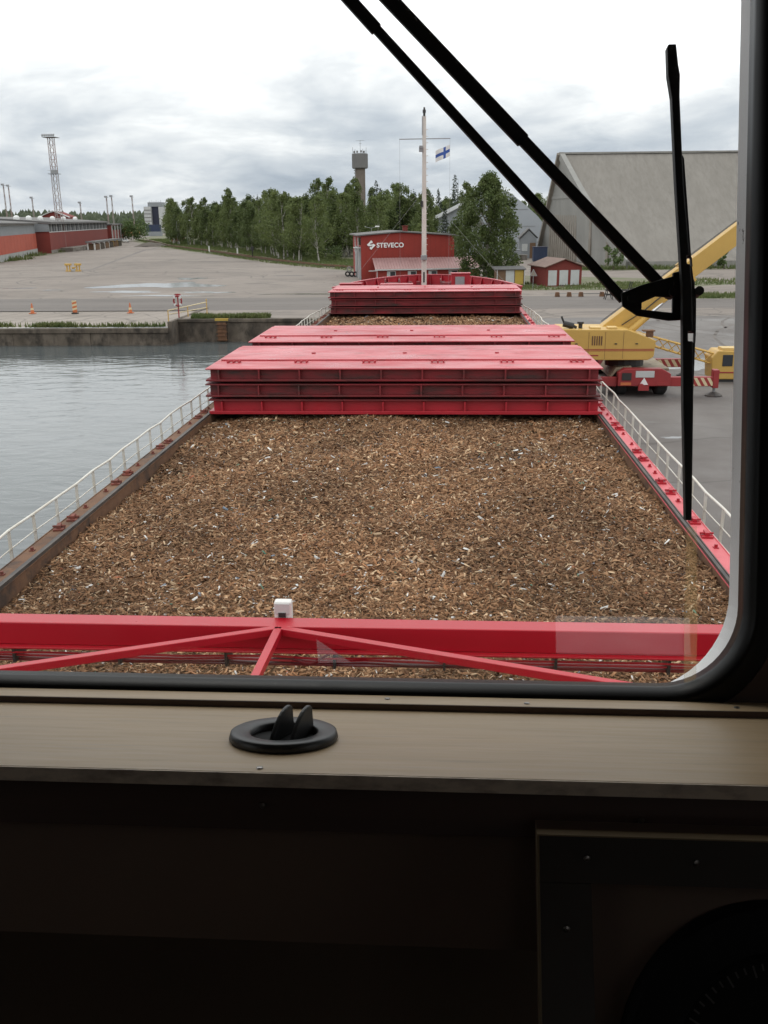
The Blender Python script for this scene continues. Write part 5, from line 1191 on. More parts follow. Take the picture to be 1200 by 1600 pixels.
def street_lamp(label, x, y, h, group=None, double=False, head='lamp_white'):
    t_ = empty('street_lamp', (x, y, G), label, 'street lamp', group)
    m_ = MB(); m_.tube((x, y, G), (x, y, h), 0.09, 6, 0.06); m_.build('pole', 'grey_metal', t_)
    for s_ in ((-1, 1) if double else (1,)):
        m_ = MB(); m_.tube((x, y, h), (x+s_*1.1, y-0.3, h+0.25), 0.045, 5); m_.build('arm', 'grey_metal', t_)
        m_ = MB(); m_.box(x+s_*1.0-0.2, x+s_*1.0+0.45*s_+0.2, y-0.5, y-0.1, h+0.2, h+0.45); m_.build('lamp_head', head, t_, bevel=0.05)
for k, (x, y) in enumerate(((-100, 362), (-93.5, 352), (-86, 342), (-78.5, 330), (-68.5, 310), (-58.8, 292))):
    street_lamp('slim street lamp with white head in front of the wood', x, y, 10.4, 'street lamps along the wood')
street_lamp('tall pale lamp post standing before the wood beside the track', -46.6, 263, 11.3)
street_lamp('short lamp post half hidden in the wood', -82, 353, 7.8)
street_lamp('twin-headed lamp behind the red office hall', -15.2, 200, 8.7, double=True)

def simple(name, label, cat, m_, mm, group=None, bevel=0): return tag(m_.build(name, mm, bevel=bevel), label, cat, group)
for x, y, mm, lab in ((-54.0, 251.5, 'white_paint', 'white marker post beside the railway, nearer the tall lamp'), (-67.0, 274.5, 'white_paint', 'white marker post beside the railway, farther from the tall lamp')):
    t_ = empty('marker_post', (x, y, G), lab, 'post'); m_ = MB(); m_.box(x-0.18, x+0.18, y-0.1, y+0.1, G, G+1.5); m_.build('post', mm, t_); m_ = MB(); m_.box(x-0.2, x+0.2, y-0.12, y+0.12, G+1.5, G+1.7); m_.build('cap', 'off_white', t_)
t_ = empty('track_signal', (-46.4, 233, G), 'dark signal post standing by the railway', 'signal')
m_ = MB(); m_.tube((-46.4, 233, G), (-46.4, 233, G+2.0), 0.14, 6); m_.build('post', 'black_metal', t_); m_ = MB(); m_.box(-46.75, -46.05, 232.8, 233.2, G+1.6, G+2.5); m_.build('head', 'black_metal', t_)

# orange markers on the apron
def cone(label, x, y, z):
    t_ = empty('traffic_cone', (x, y, z), label, 'traffic cone')
    m_ = MB(); m_.box(x-0.28, x+0.28, y-0.28, y+0.28, z, z+0.06); m_.build('base', 'orange', t_)
    m_ = MB(); m_.lathe([(0.19, 0.06), (0.05, 0.98), (0.0, 1.0)], (x, y, z), 12); m_.build('body', 'orange', t_)
    m_ = MB(); m_.lathe([(0.152, 0.34), (0.122, 0.54)], (x, y, z), 12); m_.build('band', 'cream_paint', t_)
cone('orange traffic cone on the apron, nearest the left edge', -40.9, 93.2, 1.9)
cone('orange traffic cone on the apron, nearest the lifebuoy', -31.0, 93.2, 1.9)
t_ = empty('hazard_marker', (-36.5, 93.0, 1.9), 'orange and white striped hazard board between the two cones', 'marker')
m_ = MB(); m_.box(-36.8, -36.2, 92.8, 93.2, 1.88, 2.0); m_.build('base', 'black_metal', t_)
for k in range(6):
    m_ = MB(); m_.prism([(-36.72, 92.97, 2.0+k*0.19), (-36.28, 92.97, 2.0+k*0.19+(0.12 if k else 0)), (-36.28, 92.97, 2.19+k*0.19+(0.12 if k < 5 else 0)), (-36.72, 92.97, 2.19+k*0.19)], (0, 0.06, 0)); m_.build('stripe', 'orange' if k % 2 == 0 else 'cream_paint', t_)
# lifebuoy stand and handrail
t_ = empty('lifebuoy_stand', (-24.4, 86.9, G), 'red lifebuoy stand at the corner of the quay', 'lifebuoy')
m_ = MB(); m_.tube((-24.4, 86.9, G), (-24.4, 86.9, 4.1), 0.06, 7); m_.build('post', 'stripe_red', t_)
m_ = MB()
for k in range(20):
    a, b_ = 6.283*k/20, 6.283*(k+1)/20
    m_.tube((-24.4+0.36*math.cos(a), 86.8, 3.55+0.44*math.sin(a)), (-24.4+0.36*math.cos(b_), 86.8, 3.55+0.44*math.sin(b_)), 0.085, 6)
by = m_.build('lifebuoy', 'crane_red', t_)
for k in range(4):
    a = 0.78+1.571*k; m_ = MB(); m_.box(-24.4+0.36*math.cos(a)-0.09, -24.4+0.36*math.cos(a)+0.09, 86.70, 86.90, 3.55+0.44*math.sin(a)-0.09, 3.55+0.44*math.sin(a)+0.09); m_.build('buoy_band', 'white_paint', by)
m_ = MB(); m_.prism([(-24.75, 86.86, 4.06), (-24.05, 86.86, 4.06), (-24.2, 86.86, 4.18), (-24.6, 86.86, 4.18)], (0, 0.12, 0)); m_.build('hood', 'crane_red', t_)
t_ = empty('handrail', (-23.5, 88, G), 'pale yellow tube handrail beside the lifebuoy stand', 'handrail')
m_ = MB(); m_.tube((-25.2, 86.2, 2.75), (-22.6, 90.2, 3.15), 0.05, 6); m_.tube((-25.2, 86.2, 2.4), (-22.6, 90.2, 2.65), 0.04, 6); m_.build('rail', 'cream_paint', t_)
for x, y, z in ((-25.2, 86.2, 2.75), (-23.9, 88.2, 2.95), (-22.6, 90.2, 3.45)):
    m_ = MB(); m_.tube((x, y, 1.6), (x, y, z), 0.05, 6); m_.build('post', 'yellow', t_)
# yellow trestles on the yard
for k, x in enumerate((-68.2, -66.4)):
    t_ = empty('yellow_trestle', (x, 173, G), ('yellow steel trestle on the yard, left of the pair', 'yellow steel trestle on the yard, right of the pair')[k], 'trestle')
    for dx in (-0.35, 0.35):
        m_ = MB(); m_.bar((x+dx*0.7, 172.8, G), (x+dx*0.7, 172.8, 3.05), 0.2, 0.2); m_.build('post', 'yellow', t_)
    m_ = MB(); m_.box(x-0.55, x+0.55, 172.5, 173.1, 3.05, 3.4); m_.build('cap_beam', 'yellow', t_)
    m_ = MB(); m_.box(x-0.45, x+0.45, 172.5, 173.1, G, 2.2); m_.build('foot_beam', 'yellow', t_)
t_ = empty('coupling_block', (-67.4, 173.2, G), 'pale steel coupling block lying between the yellow trestles', 'block')
m_ = MB(); m_.box(-67.8, -66.9, 172.9, 173.6, G, 2.5); m_.build('body', 'off_white', t_, bevel=0.08); m_ = MB(); m_.box(-67.6, -67.2, 172.8, 173.7, 2.5, 2.75); m_.build('hook', 'yellow', t_)
# flatbed racks and timber by the warehouse
for k in range(6):
    f_ = k/5; x, y = -112.6-8.2*f_, 306+46*f_
    t_ = empty('stacking_rack', (x, y, G), '%s steel stacking rack of the row by the warehouse, %s from the near end' % ('white' if k < 4 else 'yellow', ordinal(k+1)), 'rack', 'stacking racks by the warehouse')
    for dx in (-1.1, 1.1):
        m_ = MB(); m_.box(x+dx-0.2, x+dx+0.2, y-0.2, y+0.2, G, G+2.2); m_.build('post', 'white_paint' if k < 4 else 'yellow', t_)
    m_ = MB(); m_.box(x-1.6, x+1.6, y-0.5, y+4.5, G+2.2, G+2.7); m_.build('deck', 'tower_grey', t_); m_ = MB(); m_.box(x-1.4, x+1.4, y+0.5, y+4, G+0.1, G+1.9); m_.build('load', 'bark_dark' if k % 2 else 'brown_wood', t_)
for k in range(3):
    x, y = -114.8-1.3*k, 293+9*k
    t_ = empty('plank_stack', (x, y, G), 'low stack of pale planks on the ground, number %s from the lattice mast' % ('one', 'two', 'three')[k], 'planks')
    for q in range(4):
        m_ = MB(); m_.box(x-2.2+0.1*q, x+2.2, y-3+0.2*q, y+3, G+0.05+q*0.3, G+0.31+q*0.3); m_.build('plank', 'rubble', t_)
# parked cars (far)
def car(label, x, y, rz, mm):
    t_ = empty('parked_car', (x, y, G), label, 'car', rz=rz)
    Mx = Matrix.Translation((x, y, G)) @ Matrix.Rotation(rz, 4, 'Z')
    m_ = MB(Mx); m_.prism([(-0.86, -2.1, 0.35), (-0.86, 2.1, 0.35), (-0.86, 2.15, 0.75), (-0.86, 1.1, 0.92), (-0.86, -2.0, 0.95), (-0.86, -2.15, 0.7)], (1.72, 0, 0)); m_.build('body', mm, t_, bevel=0.08)
    m_ = MB(Mx); m_.hex([(-0.8, -1.9, 0.93), (0.8, -1.9, 0.93), (0.8, 1.0, 0.93), (-0.8, 1.0, 0.93), (-0.62, -1.4, 1.45), (0.62, -1.4, 1.45), (0.62, 0.3, 1.45), (-0.62, 0.3, 1.45)]); m_.build('cabin', 'glass_dark', t_, bevel=0.05)
    m_ = MB(Mx); m_.box(-0.6, 0.6, -1.35, 0.25, 1.451, 1.49); m_.build('roof', mm, t_)
    for sx in (-0.86, 0.86):
        for sy in (-1.35, 1.35):
            m_ = MB(Mx); m_.lathe([(0, -0.1), (0.32, -0.1), (0.32, 0.1), (0, 0.1)], (sx, sy, 0.32), 12, 'x'); m_.build('wheel', 'tyre', t_)
        m_ = MB(Mx); m_.box(sx*0.75-0.15, sx*0.75+0.15, -2.17, -2.1, 0.68, 0.82); m_.build('lamp', 'lamp_white', t_)
car('white parked car on the yard in front of the far bushes', -136.3, 412, 0.1, 'white_paint')
car('white parked car tight against the warehouse end', -134.5, 383, 0.2, 'white_paint')
car('dark red parked car against the warehouse end', -138.0, 400, 0.2, 'stripe_red')
# heap of rubble at the yard end
V = []; F = []
for i in range(13):
    for j in range(7):
        u_, v_ = i/12*2-1, j/6*2-1; h = max(0, 1-u_*u_-v_*v_*0.9)**0.7*1.3*(0.8+0.4*rng.random())
        V.append((-105+u_*5.5, 345+v_*7, G-0.05+h))
for i in range(12):
    for j in range(6): a = i*7+j; F.append((a, a+7, a+8, a+1))
tag(obj('rubble_heap', np_mesh('rubble_heap', np.array(V), np.array(F), 'bark_dark')), 'low dark heap of soil at the far end of the yard', 'heap')
# drum and tyres by the office hall
for k, (x, y, z) in enumerate(((-15.2, 150.2, G), (-14.5, 149.6, G), (-14.9, 149.9, G+0.70), (-13.9, 149.2, G))):
    m_ = MB(); m_.lathe([(0.2, -0.12), (0.38, -0.14), (0.42, 0), (0.38, 0.14), (0.2, 0.12), (0.2, -0.12)], (x, y, z+0.42), 16, 'y')
    simple('tyre', 'old tyre leaning in the heap at the left corner of the red hall', 'tyre', m_, 'tyre' if k != 2 else 'concrete', 'tyres beside the red hall')

# ================================================================== MOBILE CRANE
cr0 = empty('mobile_crane', (9.7, 50, G), 'yellow mobile crane on a red carrier parked beside the ship', 'crane')
CX0, CX1, CY0, CY1 = 8.42, 10.95, 46.7, 58.5
m_ = MB(); m_.prism([(CX0, CY0, 2.55), (CX1, CY0, 2.55), (CX1, CY0, 3.15), (CX1-0.45, CY0, 3.40), (CX0+0.30, CY0, 3.40), (CX0, CY0, 3.2)], (0, 0.5, 0)); rp = m_.build('rear_panel', 'crane_red', cr0, bevel=0.03)
m_ = MB(); m_.box(9.25, 10.15, CY0-0.03, CY0-0.001, 2.98, 3.3); m_.build('number_board', 'off_white', rp, bevel=0.01)
m_ = MB(); m_.prism([(9.46, CY0-0.03, 2.62), (9.88, CY0-0.03, 2.62), (9.67, CY0-0.03, 2.98)], (0, 0.028, 0)); m_.build('warning_triangle', 'lamp_white', rp)
m_ = MB(); m_.box(8.55, 9.05, CY0-0.03, CY0-0.001, 2.60, 2.74); m_.build('lamp_cluster', 'orange', rp)
m_ = MB(); m_.box(10.3, 10.8, CY0-0.03, CY0-0.001, 2.60, 2.74); m_.build('lamp_cluster', 'stripe_red', rp)
m_ = MB(); m_.box(8.6, 9.05, CY0-0.04, CY0-0.001, 2.85, 3.2); m_.build('lamp_recess', 'black_metal', rp)
m_ = MB(); m_.lathe([(0.0, -0.12), (0.14, -0.12), (0.14, 0.0), (0, 0)], (9.55, CY0-0.03, 2.55), 10, 'y'); m_.box(9.4, 9.9, CY0-0.16, CY0-0.002, 2.36, 2.56); m_.build('tow_hitch', 'stripe_red', rp)
m_ = MB(); m_.box(CX0+0.1, CX1-0.1, CY0+0.5, CY1, 2.6, 3.22); m_.build('chassis', 'crane_red', cr0)
m_ = MB(); m_.box(CX0, CX1, CY0+0.52, CY1, 3.221, 3.34); m_.build('deck', 'crane_deck', cr0)
m_ = MB(); m_.prism([(CX0-0.35, CY0+0.5, 2.9), (CX0-0.05, CY0+0.5, 3.38), (CX0+0.7, CY0+0.5, 3.46), (CX0+0.7, CY0+0.5, 3.36), (CX0+0.05, CY0+0.5, 3.28), (CX0-0.25, CY0+0.5, 2.9)], (0, 3.4, 0)); m_.build('fender', 'crane_deck', cr0)
for yy in (47.7, 49.3, 54.5, 56.3):
    for sx in (CX0+0.28, CX1-0.30):
        m_ = MB(); m_.lathe([(0.30, -0.27), (0.52, -0.29), (0.62, -0.2), (0.62, 0.2), (0.52, 0.29), (0.30, 0.27)], (sx, yy, G+0.61), 20, 'x'); w_ = m_.build('wheel', 'tyre', cr0, smooth=False)
        m_ = MB(); m_.lathe([(0, -0.2), (0.30, -0.24), (0.30, 0.24), (0, 0.2)], (sx, yy, G+0.61), 14, 'x'); m_.build('rim', 'crane_red', w_)
def outrigger(y, xa, xb, s0):
    m_ = MB(); m_.box(xa, xb, y, y+0.36, 2.50, 2.95); ob = m_.build('outrigger_beam', 'crane_red', cr0, bevel=0.02)
    m_ = MB(); m_.box(xb-0.22, xb+0.06, y-0.05, y+0.42, 2.42, 3.30); m_.build('outrigger_head', 'crane_red', ob, bevel=0.02)
    n = 8; w = (xb-0.24-s0)/n
    for k in range(n):
        m_ = MB(); x = s0+k*w; m_.prism([(x+0.12, y-0.03, 2.53), (x+w+0.12, y-0.03, 2.53), (x+w-0.12, y-0.03, 2.92), (x-0.12, y-0.03, 2.92)], (0, 0.028, 0)); m_.build('hazard_stripe', 'cream_paint' if k % 2 else 'stripe_red', ob)
    m_ = MB(); m_.tube((xb-0.08, y+0.18, G+0.12), (xb-0.08, y+0.18, 2.5), 0.07, 10); m_.build('jack', 'steel', ob)
    m_ = MB(); m_.lathe([(0.42, 0.0), (0.42, 0.05), (0.12, 0.2), (0, 0.2)], (xb-0.08, y+0.18, G+0.008), 12); m_.build('foot_pad', 'rail_steel', ob)
outrigger(46.95, 10.96, 13.25, 11.75); outrigger(53.2, 10.96, 13.3, 11.6)
m_ = MB(); m_.box(6.6, 8.41, 46.95, 47.3, 2.5, 2.95); m_.build('outrigger_beam', 'crane_red', cr0, bevel=0.02)
m_ = MB(); m_.tube((6.75, 47.12, G+0.02), (6.75, 47.12, 2.5), 0.07, 8); m_.build('jack', 'steel', cr0)
# superstructure
m_ = MB(); m_.tube((9.0, 48.6, 3.34), (9.0, 48.6, 3.76), 0.95, 20); m_.build('slew_ring', 'black_metal', cr0)
HP = [(5.55, 3.78), (9.85, 3.78), (10.12, 3.95), (10.18, 4.72), (9.75, 4.88), (9.15, 5.12), (8.8, 5.24), (5.55, 5.27)]
m_ = MB(); m_.prism([(x, 47.0, z) for x, z in HP], (0, 2.6, 0)); hs = m_.build('engine_house', 'yellow', cr0, bevel=0.035)
for x in (6.95, 7.75, 8.62):
    m_ = MB(); m_.box(x-0.008, x+0.008, 46.992, 46.9992, 3.85, 5.15); m_.build('panel_seam', 'rust', hs)
for z in (4.22, 4.29):
    m_ = MB(); m_.box(5.6, 10.1, 46.990, 46.9990, z, z+0.035); m_.build('pinstripe', 'stripe_red', hs)
m_ = MB(); m_.box(7.05, 7.45, 46.990, 46.9990, 3.98, 4.04); m_.build('maker_plate', 'stripe_red', hs)
for x0, x1 in ((7.05, 7.55), (7.9, 8.35)):
    m_ = MB(); m_.box(x0, x1, 47.3, 47.9, 5.26, 5.34); m_.build('roof_hatch', 'yellow_top', hs, bevel=0.01)
m_ = MB(); m_.tube((5.75, 47.5, 5.5), (6.25, 47.5, 5.38), 0.15, 10); m_.tube((5.8, 47.5, 5.5), (5.65, 47.5, 5.85), 0.05, 7); m_.tube((6.25, 47.5, 5.38), (6.4, 47.5, 5.3), 0.07, 7); m_.build('exhaust', 'black_metal', hs)
m_ = MB(); m_.tube((6.6, 47.6, 5.27), (6.6, 47.6, 5.48), 0.10, 8); m_.tube((6.6, 47.6, 5.48), (6.6, 47.6, 5.58), 0.16, 8); m_.build('air_intake', 'black_metal', hs)
m_ = MB(); m_.box(9.75, 10.05, 47.1, 47.4, 4.88, 5.15); m_.box(9.55, 10.12, 47.05, 47.5, 5.15, 5.2); m_.build('work_lamp', 'rust', hs)
# telescopic boom
b0, b1 = Vector((8.05, 48.9, 4.85)), Vector((21.0, 49.6, 14.95)); bd = (b1-b0).normalized()
m_ = MB(); m_.bar(b0, b0+bd*4.75, 0.72, 0.98); bm_ = m_.build('boom', 'yellow', cr0, bevel=0.03)
m_ = MB(); m_.bar(b0+bd*4.65, b0+bd*4.95, 0.84, 1.1); m_.build('boom_collar', 'yellow', bm_, bevel=0.02)
m_ = MB(); m_.bar(b0+bd*4.9+Vector((0, 0, 0.02)), b1, 0.62, 0.84); m_.build('boom_section', 'yellow', bm_, bevel=0.02)
m_ = MB(); m_.bar(b0+bd*8.0+Vector((0, -0.28, -0.02)), b0+bd*8.06+Vector((0, -0.28, -0.02)), 0.04, 0.55); m_.build('boom_seam', 'rust', bm_)
h0, h1 = Vector((9.0, 48.45, 4.85)), b0+bd*4.0+Vector((0, -0.2, -0.55))
m_ = MB(); m_.tube(h0, h0.lerp(h1, 0.55), 0.17, 12); m_.build('ram_cylinder', 'yellow', bm_)
m_ = MB(); m_.tube(h0.lerp(h1, 0.55), h1, 0.10, 12); m_.build('ram_rod', 'chrome', bm_)
for dy in (-0.12, 0.12):
    m_ = MB(); m_.tube(b0+Vector((-0.25, dy, 0.60)), b1+Vector((0, dy, 0.52)), 0.014, 5); m_.build('hoist_cable', 'black_metal', bm_)
for k in range(3):
    m_ = MB(); q0 = b0+bd*(0.9+0.1*k)+Vector((0, -0.40-0.03*k, -0.1)); m_.path([q0, q0+bd*1.2+Vector((0, -0.03, -0.12)), q0+bd*2.4+Vector((0, -0.02, -0.05)), q0+bd*3.4], 0.022, 5); m_.build('hose', 'black_metal', bm_)
for k in range(5):
    m_ = MB(); m_.box(7.1+k*0.11, 7.16+k*0.11, 46.985, 46.9985, 4.5, 4.95); m_.build('vent_slot', 'rust', hs)
for x in (6.3, 8.2, 9.2):
    m_ = MB(); m_.box(x, x+0.12, 46.965, 46.9985, 4.55, 4.6); m_.build('door_handle', 'black_metal', hs)
# second machine: low yellow cab with a lattice jib
c2 = empty('crane_cab', (14.95, 51.9, G), 'low yellow machine cab with a lattice jib behind the crane outrigger', 'crane cab')
m_ = MB(); m_.prism([(14.15, 51.2, 2.15), (16.6, 51.2, 2.15), (16.6, 51.2, 3.62), (14.35, 51.2, 3.66), (14.05, 51.2, 3.3)], (0, 1.5, 0)); cb = m_.build('cab_body', 'yellow', c2, bevel=0.05)
for x0, x1 in ((14.62, 15.15), (15.28, 15.85), (15.98, 16.45)):
    m_ = MB(); m_.box(x0, x1, 51.17, 51.199, 2.85, 3.45); m_.build('window', 'glass_dark', cb, bevel=0.02)
m_ = MB(); m_.box(14.2, 16.6, 51.18, 51.199, 2.48, 2.55); m_.build('pinstripe', 'stripe_red', cb)
m_ = MB(); m_.box(14.6, 15.4, 51.4, 52.2, 3.655, 3.78); m_.build('roof_hatch', 'yellow_top', cb)
m_ = MB(); m_.box(14.4, 16.4, 51.3, 52.6, G+0.01, 2.15); m_.build('skid', 'black_metal', c2)
m_ = MB(); j0, j1 = Vector((14.2, 51.8, 3.2)), Vector((10.4, 54.0, 4.15)); jd = (j1-j0)
off4 = [Vector((0, -0.3, -0.28)), Vector((0, 0.3, -0.28)), Vector((0, 0.3, 0.28)), Vector((0, -0.3, 0.28))]
for o in off4: m_.tube(j0+o, j1+o*0.8, 0.045, 6)
m_.build('jib_chord', 'yellow', c2)
m_ = MB()
for k in range(9):
    for i in range(4): m_.tube(j0+jd*(k/9)+off4[i], j0+jd*((k+1)/9)+off4[(i+1) % 4], 0.028, 5)
m_.build('jib_lacing', 'yellow', c2)

# ================================================================== TREES
def leaf_mesh(name, centres, rad, per, size, m, droop=0.4, seed=0, zs=1.0):
    r_ = np.random.default_rng(seed); P = []
    for c, rr in zip(centres, rad):
        k = int(per*(0.7+0.6*r_.random())); d = r_.normal(0, 1, (k, 3)); d /= np.linalg.norm(d, axis=1)[:, None]
        d *= (r_.random(k)**0.45)[:, None]*rr; d[:, 2] *= zs; d[:, 2] -= droop*rr*r_.random(k)**2; P.append(np.array(c)+d)
    P = np.concatenate(P); n = len(P); s = size*(0.55+0.9*r_.random(n))
    a = r_.normal(0, 1, (n, 3)); a[:, 2] *= 0.8; a /= np.linalg.norm(a, axis=1)[:, None]
    b_ = np.cross(a, r_.normal(0, 1, (n, 3))); b_ /= np.linalg.norm(b_, axis=1)[:, None]
    A_, B_ = a*s[:, None]*0.5, b_*s[:, None]*0.36
    V = np.stack([P-A_, P+B_, P+A_, P-B_], 1).reshape(-1, 3); F = np.arange(4*n).reshape(-1, 4)
    return np_mesh(name, V, F, m)
def trunk_mesh(name, h, r, limbs, m, seed):
    r_ = random.Random(seed); mb = MB(); pts = []; x = y = 0
    for i in range(7):
        t_ = i/6; pts.append(Vector((x, y, h*0.93*t_))); x += r_.gauss(0, 0.012*h); y += r_.gauss(0, 0.012*h)
    for i in range(6): mb.tube(pts[i], pts[i+1], r*(1-i/6.6)*(1.25 if i == 0 else 1), 7, r*(1-(i+1)/6.6))
    for c in limbs:
        c = Vector(c); f_ = min(0.9, max(0.22, c.z/h-0.18)); p = pts[min(5, int(f_*6))].lerp(pts[min(6, int(f_*6)+1)], f_*6-int(f_*6))
        mid = p.lerp(c, 0.5)+Vector((0, 0, 0.06*h*r_.random())); mb.tube(p, mid, r*0.32, 5, r*0.2); mb.tube(mid, c, r*0.2, 4, r*0.05)
    me = mb.mesh(name); me.materials.append(MT[m]); return me
def birch_variant(i, h, w, base, ncl, per, leaf, m='leaf_birch', bark='bark_birch'):
    r_ = random.Random(100+i); cs, rs = [], []
    for k in range(ncl):
        f_ = base+(0.98-base)*(k+0.5)/ncl; g_ = (f_-base)/(1-base)
        env = w*(math.sin(min(1, g_*1.25+0.14)*math.pi)**0.62 if g_ < 0.75 else (1-g_)*2.4+0.10)
        env = max(env, w*0.12)
        a = r_.random()*6.283; q = env*math.sqrt(r_.random())*0.95
        cs.append((q*math.cos(a), q*math.sin(a), h*f_)); rs.append(w*(0.17+0.17*r_.random())*(1 if g_ < 0.8 else 0.65))
    return trunk_mesh('trunk', h, 0.011*h+0.02, cs[::3], bark, i), leaf_mesh('crown', cs, rs, per, leaf, m, 0.7, i, 1.15)
BV = [birch_variant(i, 15.5+1.5*(i % 4), 4.0+0.55*(i % 3), 0.15+0.05*(i % 3), 84, 60, 0.42, ('leaf_birch', 'leaf_aspen', 'leaf_alder')[(i*2) % 3]) for i in range(8)]
def spruce_variant(i, h):
    r_ = np.random.default_rng(50+i); n = 2300; f_ = 1-(1-r_.random(n))**0.62; f_ = np.clip(f_, 0, 0.995); z = h*(0.10+0.9*f_); lay = 0.78+0.22*np.cos(z*2*np.pi/(h*0.055))
    R_ = h*0.17*(1-f_)**0.72*lay*np.sqrt(r_.random(n))+0.04; a = r_.random(n)*6.283
    P = np.stack([R_*np.cos(a), R_*np.sin(a), z-R_*0.35], 1); s = 0.42*(0.6+0.8*r_.random(n))
    d = np.stack([np.cos(a), np.sin(a), -0.35+0*a], 1); sd_ = np.stack([-np.sin(a), np.cos(a), r_.normal(0, 0.5, n)], 1)
    A_, B_ = d*s[:, None]*0.7, sd_*s[:, None]*0.35
    V = np.stack([P-A_, P+B_, P+A_, P-B_], 1).reshape(-1, 3)
    return trunk_mesh('trunk', h, 0.2, [], 'bark_dark', i), np_mesh('crown', V, np.arange(4*n).reshape(-1, 4), 'needle')
SV = [spruce_variant(i, 20+1.5*i) for i in range(3)]
def tree(name, label, cat, meshes, x, y, rz, sc, group=None, z=G):
    t_ = empty(name, (x, y, z), label, cat, group)
    for nm, me in zip(('trunk', 'crown'), meshes):
        o = bpy.data.objects.new(nm, me); COL.objects.link(o); put(o, t_, (x, y, z-0.1), rz, sc)
    return t_
edge = [(-112, 400), (-95, 360), (-79, 335), (-62, 302), (-48, 262), (-36, 228), (-27, 205), (-19.5, 196)]
fr = lerp_path(edge, 5.6); tr_ = random.Random(4)
for i, (x, y, a) in enumerate(fr):
    nx_, ny = math.sin(a), -math.cos(a)
    if nx_ < 0 and False: pass
    ox = tr_.uniform(1, 6); sc = tr_.uniform(0.74, 0.95)*(0.82+0.18*min(1, (y-190)/130))
    tree('birch_tree', 'birch in the front row of the wood by the railway, %s from the left' % ordinal(i+1), 'tree', BV[tr_.randrange(6)], x-ox*math.sin(a)*-1, y+ox*0.6, tr_.random()*6.28, sc*tr_.uniform(0.95, 1.05), 'front row birches along the railway')
for row, dist, n_ in ((1, 13, 7.0), (2, 24, 8.0), (3, 38, 9.0)):
    for i, (x, y, a) in enumerate(lerp_path(edge, n_)):
        xx_, yy = x+dist*0.75+tr_.uniform(-3, 3), y+dist+tr_.uniform(-4, 4)
        if tr_.random() < 0.20 and row > 1: tree('spruce_tree', 'dark pointed spruce standing inside the wood', 'tree', SV[tr_.randrange(3)], xx_, yy, tr_.random()*6, tr_.uniform(0.75, 0.92), 'spruces in the wood')
        else: tree('birch_tree', 'leafy birch deeper inside the wood', 'tree', BV[tr_.randrange(6)], xx_, yy, tr_.random()*6.28, tr_.uniform(0.78, 1.04)*(0.86+0.14*min(1, (y-190)/130)), 'birches deeper in the wood')
for i in range(75):                          # wood behind the red hall, under the water tower
    x, y = tr_.uniform(-32, 8), tr_.uniform(212, 330)
    if -8 < x < 27 and 226 < y < 285: continue
    if tr_.random() < 0.2: tree('spruce_tree', 'dark spruce in the wood behind the red hall', 'tree', SV[tr_.randrange(3)], x, y, tr_.random()*6, tr_.uniform(0.55, 0.72), 'spruces behind the red hall')
    else: tree('birch_tree', 'leafy tree in the wood behind the red hall', 'tree', BV[tr_.randrange(6)], x, y, tr_.random()*6, tr_.uniform(0.62, 0.86), 'leafy trees behind the red hall')
for i in range(34):                          # trees farther back, behind the pale hall
    x, y = tr_.uniform(-25, 60), tr_.uniform(335, 430)
    tree('spruce_tree' if i % 3 == 0 else 'birch_tree', 'far tree in the backdrop wood behind the pale grey hall', 'tree', SV[i % 3] if i % 3 == 0 else BV[i % 6], x, y, tr_.random()*6, tr_.uniform(0.72, 1.0), 'backdrop trees behind the pale hall')
for k, (x, y, s_) in enumerate(((-2.2, 160, 0.40), (1.2, 165, 0.46), (-4.5, 172, 0.42))):
    tree('birch_tree', ('small birch just behind the roof of the red hall, left of the mast', 'small birch just behind the red hall, right of the mast', 'small birch behind the red hall, farthest back')[k], 'tree', BV[k], x, y, k, s_)
# bushes
def bush(label, x, y, w, h, seed, n=16, per=60, leaf=0.5):
    r_ = random.Random(seed); cs = [(r_.uniform(-w, w), r_.uniform(-w, w)*0.7, h*r_.uniform(0.25, 0.8)) for _ in range(n)]
    me = leaf_mesh('foliage', cs, [w*0.42]*n, per, leaf, 'leaf_bush', 0.2, seed)
    t_ = empty('bush', (x, y, G), label, 'bush'); o = bpy.data.objects.new('foliage', me); COL.objects.link(o); put(o, t_, (x, y, G))
    o = bpy.data.objects.new('stem', trunk_mesh('stem', h*0.6, 0.1, cs[:6], 'bark_dark', seed)); COL.objects.link(o); put(o, t_, (x, y, G-0.05))
bush('large bright green bush at the far end of the yard', -140, 440, 5.5, 11, 1, 26, 70, 0.7)
bush('green bush left of the large one at the yard end', -147, 446, 4, 8, 2, 18, 60, 0.7)
bush('low green bush at the foot of the birches', -74, 342, 2.6, 4.5, 3, 12, 50, 0.5)
bush('bright green undergrowth between the birch trunks near the red hall', -27, 222, 3, 2.6, 4, 16, 60, 0.35)
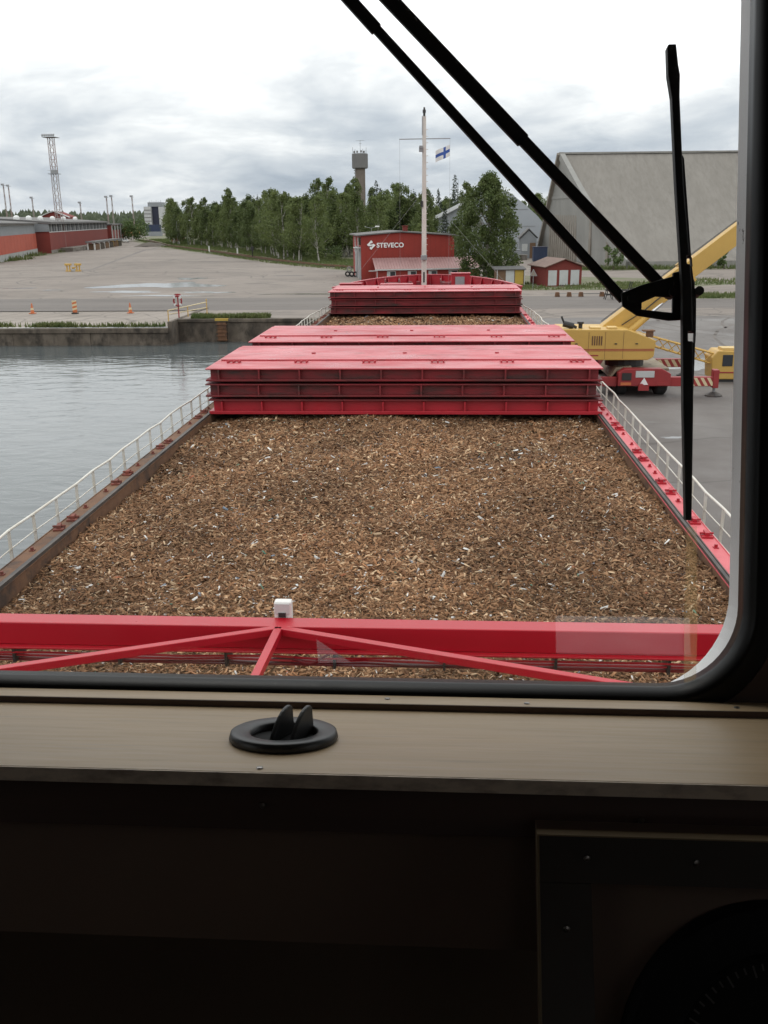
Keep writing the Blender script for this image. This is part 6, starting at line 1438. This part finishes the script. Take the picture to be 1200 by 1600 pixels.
bush('small bush at the foot of the concrete hall, left of the wiper blade', 27.5, 162.8, 1.3, 4.5, 5, 12, 55, 0.35)
bush('small bush at the foot of the concrete hall, right of the wiper blade', 42.5, 163.6, 1.0, 4.0, 6, 10, 50, 0.35)
bush('thin shrub at the foot of the concrete hall near the window edge', 45.6, 163.8, 0.9, 3.4, 7, 9, 45, 0.35)
# the big birch in front of the pale hall
r_ = random.Random(77); cs, rs = [], []
for k in range(170):
    t_ = (k+0.5)/170; z = 1.0+12.9*t_
    env = 4.3*min(1.0, 0.66+t_*1.6) if t_ < 0.62 else 4.3*max(0.16, (1-((t_-0.62)/0.39)**1.5))
    a = r_.random()*6.283; q = env*(r_.random()**0.5)
    cs.append((q*math.cos(a)+0.2*math.sin(t_*9), q*math.sin(a), z)); rs.append(0.55+0.62*r_.random()*(1 if t_ < 0.8 else 0.6))
big = (trunk_mesh('trunk', 13.5, 0.24, cs[::3], 'bark_birch', 9), leaf_mesh('crown', cs, rs, 170, 0.27, 'leaf_big', 1.0, 9, 1.1))
tree('birch_tree', 'big full birch right of the ship mast, in front of the pale hall', 'tree', big, 5.5, 133.5, 0.3, 1.0)

# bushy undergrowth along the foot of the wood
r_ = random.Random(31); UG = []
for v_ in range(3):
    cs = [(r_.uniform(-2.6, 2.6), r_.uniform(-1.4, 1.4), r_.uniform(0.4, 1.9)) for _ in range(16)]
    UG.append((trunk_mesh('stem', 1.2, 0.05, cs[:5], 'bark_dark', v_), leaf_mesh('foliage', cs, [0.8]*16, 46, 0.34, ('leaf_aspen', 'leaf_birch', 'leaf_bush')[v_], 0.2, 60+v_)))
for i, (x, y, a) in enumerate(lerp_path(edge, 8.5)):
    t_ = empty('bush', (x+r_.uniform(1, 4), y+r_.uniform(0, 4), G), 'low bush in the undergrowth along the foot of the wood', 'bush', 'undergrowth along the wood')
    s_ = r_.uniform(0.6, 1.25); rz = r_.random()*6
    for nm, me in zip(('stem', 'foliage'), UG[i % 3]):
        o = bpy.data.objects.new(nm, me); COL.objects.link(o); put(o, t_, tuple(t_.location), rz, s_)
